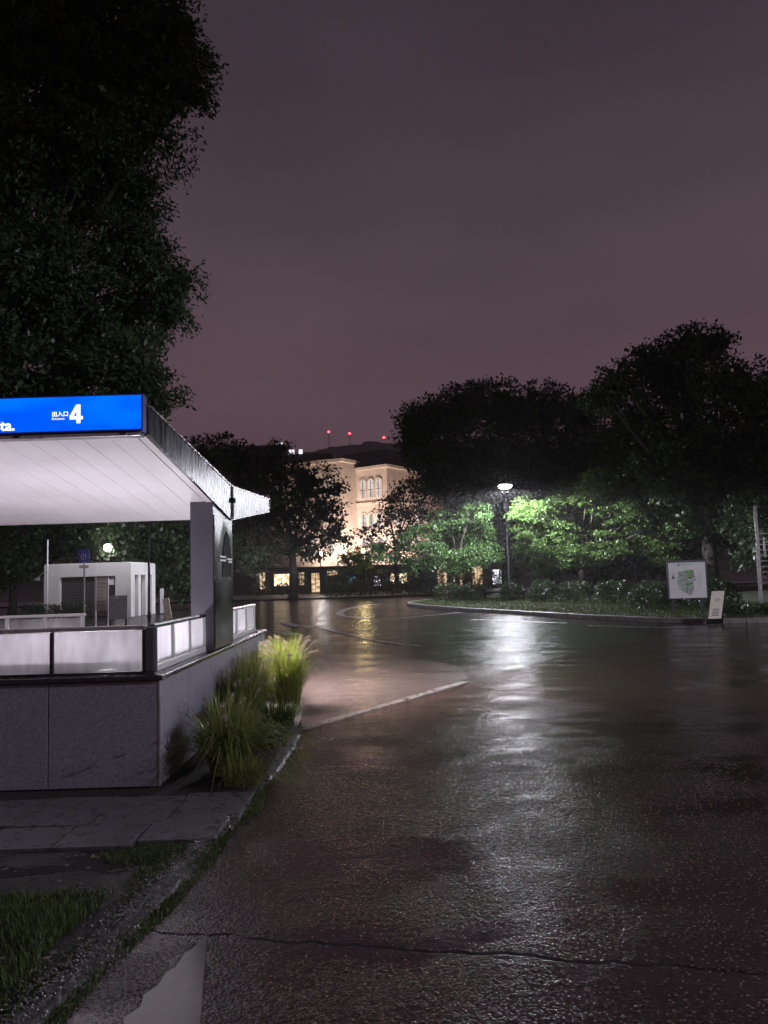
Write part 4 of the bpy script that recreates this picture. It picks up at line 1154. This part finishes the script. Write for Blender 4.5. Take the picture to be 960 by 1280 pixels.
# trees further along the park edge
def extra(name, label, x, y, h, r, seed, material='leaf_dark', grp='trees along the park edge'):
    rnd = random.Random(seed)
    lb_ = [(x, y, h - r, r)]
    for k in range(7):
        a = k * 0.9 + rnd.uniform(-.3, .3)
        lb_.append((x + math.cos(a) * r * 0.95, y + math.sin(a) * r * 0.8, h - r * rnd.uniform(1.2, 2.2), r * rnd.uniform(0.55, 0.8)))
    tree(name, label, (x, y, 0.12), max(1.2, h - 2.6 * r), 0.05 * r + 0.12, lb_, M[material], 0.8, 17, 20, 0.27, 0.55, seed, grp, fill=0.5)
for i, (x, y, h, r, lab) in enumerate((
        (-18.5, 56.0, 9.5, 3.0, 'dark tree between the kiosk and the branching tree'),
        (-24.0, 60.0, 12.0, 3.6, 'tall dark tree far behind the kiosk roof'),
        (22.5, 58.0, 12.5, 4.0, 'dark tree filling the gap between dome tree and ragged tree'),
        (30.0, 55.0, 14.0, 4.5, 'dark tree at the far right end of the verge'),
        (18.0, 54.0, 6.5, 2.6, 'low dark tree behind the bright green tree'),
        (23.0, 41.0, 7.5, 2.6, 'dark low tree close behind the trellis'),
        (14.5, 66.0, 11.0, 3.5, 'dark tree standing behind the dome-shaped tree'))):
    extra('park_tree', lab, x, y, h, r, 40 + i)

# ================================================================== SHRUBS AND HEDGES
def shrub(label, x, y, z, rx, ry, h, seed, material='leaf_hedge', group='clipped shrubs on the verge', leaf=0.11, dens=2600, name='shrub'):
    rng = np.random.default_rng(seed)
    t = thing(name, label, 'shrub', (x, y, z), 0, group)
    n = int(dens * (rx * ry) ** 0.5 * max(h, 0.5))
    u = rng.normal(size=(n, 3))
    u /= np.linalg.norm(u, axis=1)[:, None]
    u[:, 2] = np.abs(u[:, 2])
    # squarish profile
    p = np.sign(u) * np.abs(u) ** 0.62
    rad = np.where(rng.random(n) < 0.75, rng.uniform(0.88, 1.06, n), rng.uniform(0.4, 0.88, n))[:, None]
    c = p * rad * np.array((rx, ry, h)) * (1 + 0.05 * np.sin(p[:, :1] * 9 + seed))
    c[:, 2] = np.maximum(c[:, 2], 0.04)
    link('leaves', quads_mesh('leaves', leaf_quads(rng, c, u, leaf, 0.55, 0.0), M[material]), t)
    b = MB()
    for k in range(6):
        a = k * 1.05
        b.tube([(0.04 * math.cos(a), 0.04 * math.sin(a), -0.03), (0.5 * rx * math.cos(a), 0.5 * ry * math.sin(a), h * 0.75)], [0.02, 0.008], 5)
    b.build('stems', M['bark'], t)
SH = 'rounded clipped shrub in the row behind the verge kerb'
for i, (x, y, rx, h) in enumerate(((3.6, 45.5, 0.8, 1.0), (4.9, 43.5, 0.75, 0.95), (6.7, 41.0, 0.6, 1.0), (7.9, 38.5, 0.7, 1.05), (9.0, 36.5, 0.75, 1.0), (10.2, 34.5, 0.75, 1.0), (11.2, 32.5, 0.7, 0.95), (12.2, 30.5, 0.8, 1.0), (9.9, 29.0, 0.7, 0.9))):
    shrub({2: 'clipped shrub right beside the base of the lit lamp pole', 8: 'clipped shrub close behind the left edge of the map board', 0: 'clipped shrub on the rounded tip of the verge'}.get(i, SH), x, y, 0.14, rx, 0.65, h, 60 + i)
shrub('wide clipped hedge block right behind the map board', 11.6, 27.6, 0.14, 1.05, 0.7, 1.05, 80, name='hedge_block')
for i, (x, y, rx, h) in enumerate(((10.9, 23.2, 0.7, 0.32), (12.0, 22.9, 0.8, 0.38), (13.1, 23.1, 0.8, 0.40))):
    shrub('low spreading ground shrub beside the sandwich board', x, y, 0.14, rx, 0.5, h, 90 + i, group='low shrubs by the sandwich board', name='ground_shrub')
for i in range(5):
    shrub('dark clipped hedge section along the far pavement', -4.2 + i * 1.9, 64.4 + 0.35 * i, 0.12, 1.05, 0.7, 1.15, 100 + i, 'leaf_dark', 'hedge along the far pavement', 0.16, 1500, 'hedge_section')
for i, (x, y, rx, h) in enumerate(((-12.6, 77, 0.9, 1.5), (-10.3, 76, 0.7, 1.2), (-8.6, 78, 0.8, 2.2), (-5.2, 77, 1.0, 2.4), (-3.6, 79, 0.6, 1.6), (0.2, 78, 1.2, 2.6), (2.2, 77, 0.9, 1.7), (3.9, 78, 1.1, 2.8), (6.0, 77, 1.0, 2.0), (8.2, 78, 0.9, 2.7), (10.2, 76, 1.0, 1.9), (12.5, 78, 1.1, 2.5))):
    shrub('loose dark bush standing before the lit shop windows', x, y, 0.12, rx, 0.8, h, 140 + i, 'leaf_dark', 'bushes before the shops', 0.2, 420, 'bush')
for i in range(4):
    shrub('small dark bush at the foot of the kiosk', -17.3 + i * 0.75, 37.3 + 0.1 * i, 0.02, 0.5, 0.4, 0.75, 120 + i, 'leaf_dark', 'bushes at the kiosk wall', 0.12, 1400, 'bush')

# ================================================================== ORNAMENTAL GRASSES AND TURF
def blades(rng, n, r0, h, spread, width, droop, power=1.7):
    a = rng.uniform(0, 2 * np.pi, n)
    rad = r0 * np.sqrt(rng.random(n))
    base = np.stack([np.cos(a) * rad, np.sin(a) * rad, np.zeros(n)], 1)
    az = a + rng.normal(size=n) * 0.7
    out = spread * (0.15 + 0.85 * rng.random(n))
    hh = h * rng.uniform(0.55, 1.1, n)
    d = np.stack([np.cos(az), np.sin(az), np.zeros(n)], 1)
    side = np.stack([-np.sin(az + rng.normal(size=n) * 0.8), np.cos(az), np.zeros(n)], 1)
    side /= np.linalg.norm(side, axis=1)[:, None]
    S_ = []
    for k, t in enumerate((0, 0.3, 0.62, 0.85, 1.0)):
        p = base + d * (out * t ** power)[:, None]
        p[:, 2] = hh * (1.25 * t - droop * rng.uniform(0.7, 1.2, n) * t ** 3 * (out / spread)) + 0.0
        w = width * (1.0, 0.95, 0.75, 0.45, 0.05)[k]
        S_.append(np.stack([p - side * w / 2, p + side * w / 2], 1))
    V = np.stack(S_, 1).reshape(-1, 3)           # n*5*2
    base_i = (np.arange(n) * 10)[:, None, None]
    f = np.array([[2 * k, 2 * k + 1, 2 * k + 3, 2 * k + 2] for k in range(4)])[None]
    return V, (f + base_i).reshape(-1, 4)

def strip_mesh(name, V, F, material):
    me = bpy.data.meshes.new(name)
    me.vertices.add(len(V))
    me.vertices.foreach_set('co', V.astype(np.float32).ravel())
    me.loops.add(len(F) * 4)
    me.loops.foreach_set('vertex_index', F.astype(np.int32).ravel())
    me.polygons.add(len(F))
    me.polygons.foreach_set('loop_start', np.arange(0, len(F) * 4, 4, dtype=np.int32))
    me.polygons.foreach_set('loop_total', np.full(len(F), 4, dtype=np.int32))
    me.update(calc_edges=True)
    me.materials.append(material)
    return me

def grass_clump(label, x, y, h, r0, spread, n, seed, material='blade', plumes=0, droop=0.75, dry=0.1, width=0.013):
    rng = np.random.default_rng(seed)
    t = thing('ornamental_grass', label, 'grass clump', (x, y, 0.014), 0, 'ornamental grasses along the parapet')
    V, F = blades(rng, n, r0, h, spread, width, droop)
    link('blades', strip_mesh('blades', V, F, M[material]), t)
    nd = int(n * dry)
    if nd:
        V, F = blades(rng, nd, r0 * 1.05, h * 0.75, spread * 1.1, 0.008, droop * 1.15)
        link('dry_blades', strip_mesh('dry_blades', V, F, M['blade_dry']), t)
    if plumes:
        Vs, Fs, o_ = [], [], 0
        q = []
        for k in range(plumes):
            a = rng.uniform(0, 6.28)
            d = np.array((math.cos(a), math.sin(a), 0))
            out = spread * rng.uniform(0.5, 1.1)
            hh = h * rng.uniform(0.95, 1.25)
            pts = [d * (r0 * 0.5 + out * tt ** 2) + np.array((0, 0, hh * (1.15 * tt - 0.28 * tt ** 4))) for tt in (0.55, 0.7, 0.8, 0.88, 0.95, 1.0)]
            for p0, p1 in zip(pts, pts[1:]):
                for j in range(10):
                    c = p0 + (p1 - p0) * rng.random() + rng.normal(size=3) * 0.008
                    q.append((c, (p1 - p0) / np.linalg.norm(p1 - p0)))
        c = np.array([a for a, _ in q])
        o2 = np.array([b for _, b in q])
        link('plumes', quads_mesh('plumes', leaf_quads(rng, c, o2 * 2, 0.05, 0.14, 0.1), M['plume']), t)
grass_clump('large dark green fountain grass at the corner of the granite parapet', -1.36, 6.5, 0.66, 0.14, 0.62, 520, 201, 'blade', 4, 1.2, 0.15, 0.016)
grass_clump('bright yellow-green feathery grass lit beyond the pier', -1.28, 9.75, 0.80, 0.14, 0.34, 850, 202, 'blade_bright', 40, 0.5, 0.15, 0.010)
grass_clump('olive grass against the parapet just behind the corner clump', -1.62, 7.5, 0.46, 0.12, 0.2, 320, 203, 'blade', 8, 0.6, 0.3)
grass_clump('dull olive grass under the pier', -1.6, 8.2, 0.64, 0.14, 0.22, 600, 204, 'blade', 12, 0.5, 0.3)
grass_clump('pale olive grass under the far side balustrade', -1.6, 9.0, 0.70, 0.14, 0.22, 600, 205, 'blade', 12, 0.5, 0.3)
grass_clump('tall thin grass at the far end of the parapet', -1.58, 10.4, 0.70, 0.15, 0.26, 700, 206, 'blade', 16, 0.5, 0.4)
grass_clump('low brown-green tuft in front of the bright feathery grass', -1.22, 8.5, 0.28, 0.16, 0.3, 420, 207, 'moss', 0, 0.9, 0.1)
grass_clump('low dark tuft between the large corner grass and the kerb', -1.15, 7.5, 0.24, 0.14, 0.26, 320, 208, 'moss', 0, 0.9, 0.1)
grass_clump('sprawling dry tuft at the foot of the large corner grass', -1.17, 6.15, 0.22, 0.14, 0.26, 260, 209, 'blade', 0, 0.9, 0.5)

def turf(name, label, poly_fn, n, h, width, z, seed, material, box):
    rng = np.random.default_rng(seed)
    x = rng.uniform(box[0], box[1], n)
    y = rng.uniform(box[2], box[3], n)
    k = poly_fn(x, y, rng)
    x, y = x[k], y[k]
    V, F = blades(rng, len(x), 0.0, h, h * 0.8, width, 0.7)
    V = V.reshape(-1, 10, 3)
    V[:, :, 0] += x[:, None]
    V[:, :, 1] += y[:, None]
    V[:, :, 2] += z
    o = link(name, strip_mesh(name, V.reshape(-1, 3), F, M[material]))
    o['kind'] = 'stuff'
    o['label'] = label
    o['category'] = 'grass'
bx_a = np.array([p[0] for p in BED])
by_a = np.array([p[1] for p in BED])
def left_of_kerb(x, y, d0, d1):
    k = np.interp(y, by_a, bx_a)
    return (x < k - d0) & (x > k - d1)
turf('grass', 'patchy short grass in the dark foreground corner', lambda x, y, g: left_of_kerb(x, y, 0.24, 3) & (g.random(len(x)) < np.clip((4.15 - y) / 0.5, 0, 1)) & (np.sin(x * 5 + 1) * np.sin(y * 6) + g.normal(size=len(x)) * 0.5 > -0.4), 90000, 0.05, 0.0045, 0.016, 301, 'moss', (-3.2, -1.2, 2.2, 4.2))
turf('moss', 'green moss tufts growing along the road side of the kerb', lambda x, y, g: (np.abs(x - np.interp(y, by_a, bx_a) - 0.085 - 0.02 * np.sin(y * 5)) < 0.03 + 0.03 * np.sin(y * 3.1) ** 2) & (np.sin(y * 7) + g.normal(size=len(x)) * 0.5 > -0.6), 90000, 0.028, 0.004, 0.008, 302, 'moss', (-1.9, -0.8, 2.2, 6.2))
turf('moss', 'thin moss tufts on the bed side of the kerb', lambda x, y, g: (np.abs(x - np.interp(y, by_a, bx_a) + 0.16) < 0.09) & (np.sin(y * 4.3 + 1) + np.sin(x * 31) * 0.5 + g.normal(size=len(x)) * 0.5 > 0.3), 40000, 0.024, 0.004, 0.016, 305, 'moss', (-2.0, -1.0, 2.2, 5.0))
turf('moss', 'mossy patch at the edge of the paving slabs', lambda x, y, g: ((x + 1.42) / 0.30) ** 2 + ((y - 4.62) / 0.17) ** 2 < g.random(len(x)) * 1.2, 16000, 0.022, 0.004, 0.019, 303, 'moss', (-1.9, -1.0, 4.3, 4.95))
turf('grass', 'short lamplit grass on the verge', lambda x, y, g: (x > np.interp(y, [21.5, 22.9, 26, 30.3, 34.6, 39.5, 43.5, 48], [10.5, 8.6, 7.0, 5.25, 3.5, 2.0, 1.6, 3.0])) & (g.random(len(x)) < 1.0), 60000, 0.09, 0.02, 0.14, 304, 'moss', (1.5, 15, 22.2, 48))
# pebbles pressed into the kerb and scattered over the mud
def pebbles(name, label, n, pick, seed, rmin, rmax, material='pebble'):
    rng = np.random.default_rng(seed)
    b = MB()
    for k in range(n):
        x, y, z = pick(rng)
        r = rng.uniform(rmin, rmax)
        a = rng.uniform(0, 3)
        pts = []
        for j in range(5):
            t_ = a + j * 1.2566
            pts.append((x + r * math.cos(t_) * rng.uniform(.7, 1.1), y + r * math.sin(t_) * rng.uniform(.7, 1.1), z))
        pts.append((x, y, z + r * rng.uniform(0.4, 0.8)))
        b.add(pts, [(j, (j + 1) % 5, 5) for j in range(5)])
    o = b.build(name, M[material], None, smooth=False)
    o['kind'] = 'stuff'
    o['label'] = label
    o['category'] = 'gravel'
def on_kerb(g):
    y = g.uniform(2.4, 5.6)
    return np.interp(y, by_a, bx_a) + g.normal() * 0.05 - 0.03, y, 0.042 if g.random() < 0.5 else 0.02
pebbles('gravel', 'small wet gravel strewn along the worn kerb', 5200, on_kerb, 401, 0.003, 0.0085)
def in_bed(g):
    y = g.uniform(2.3, 4.7)
    return np.interp(y, by_a, bx_a) - 0.1 - abs(g.normal()) * 0.55, y, 0.013
pebbles('soil_clods', 'small clods and grit on the dark bed', 3000, in_bed, 403, 0.004, 0.013, 'clod')
def litter():
    rng = np.random.default_rng(77)
    n = 110
    y = rng.uniform(2.4, 4.7, n)
    x = np.interp(y, by_a, bx_a) - 0.05 - np.abs(rng.normal(size=n)) * 0.7
    z = np.where(y > 4.75, 0.068, 0.022)
    cc = np.stack([x, y, z], 1)
    q = leaf_quads(rng, cc, np.zeros((n, 3)), 0.05, 0.45, 0.0)
    q[:, :, 2] = z[:, None] + (q[:, :, 2] - z[:, None]) * 0.15 + 0.004
    o = link('leaf_litter', quads_mesh('leaf_litter', q, M['blade_dry']))
    o['kind'] = 'stuff'
    o['label'] = 'fallen leaf scraps strewn over slabs and bed'
    o['category'] = 'litter'
litter()
def on_road(g):
    return g.uniform(-0.9, 1.4), g.uniform(2.4, 5.0), 0.008
pebbles('grit', 'loose grit scattered on the near asphalt', 500, on_road, 402, 0.002, 0.005)

# ================================================================== THE AIR
hz = MB().box(-2500, 2500, -58, 2500, -3, 245)
ht = bpy.data.materials.new('humid_night_air')
ht.use_nodes = True
ht.node_tree.nodes.clear()
hv = ht.node_tree.nodes.new('ShaderNodeVolumePrincipled')
hv.inputs['Color'].default_value = (1.0, 0.97, 0.98, 1)
hv.inputs['Density'].default_value = 0.0004
hv.inputs['Anisotropy'].default_value = 0.4
ho = ht.node_tree.nodes.new('ShaderNodeOutputMaterial')
ht.node_tree.links.new(hv.outputs[0], ho.inputs['Volume'])
hz = hz.build('haze', ht)
hz['kind'] = 'stuff'
hz['label'] = 'thin humid night air over the whole place'
hz['category'] = 'haze'
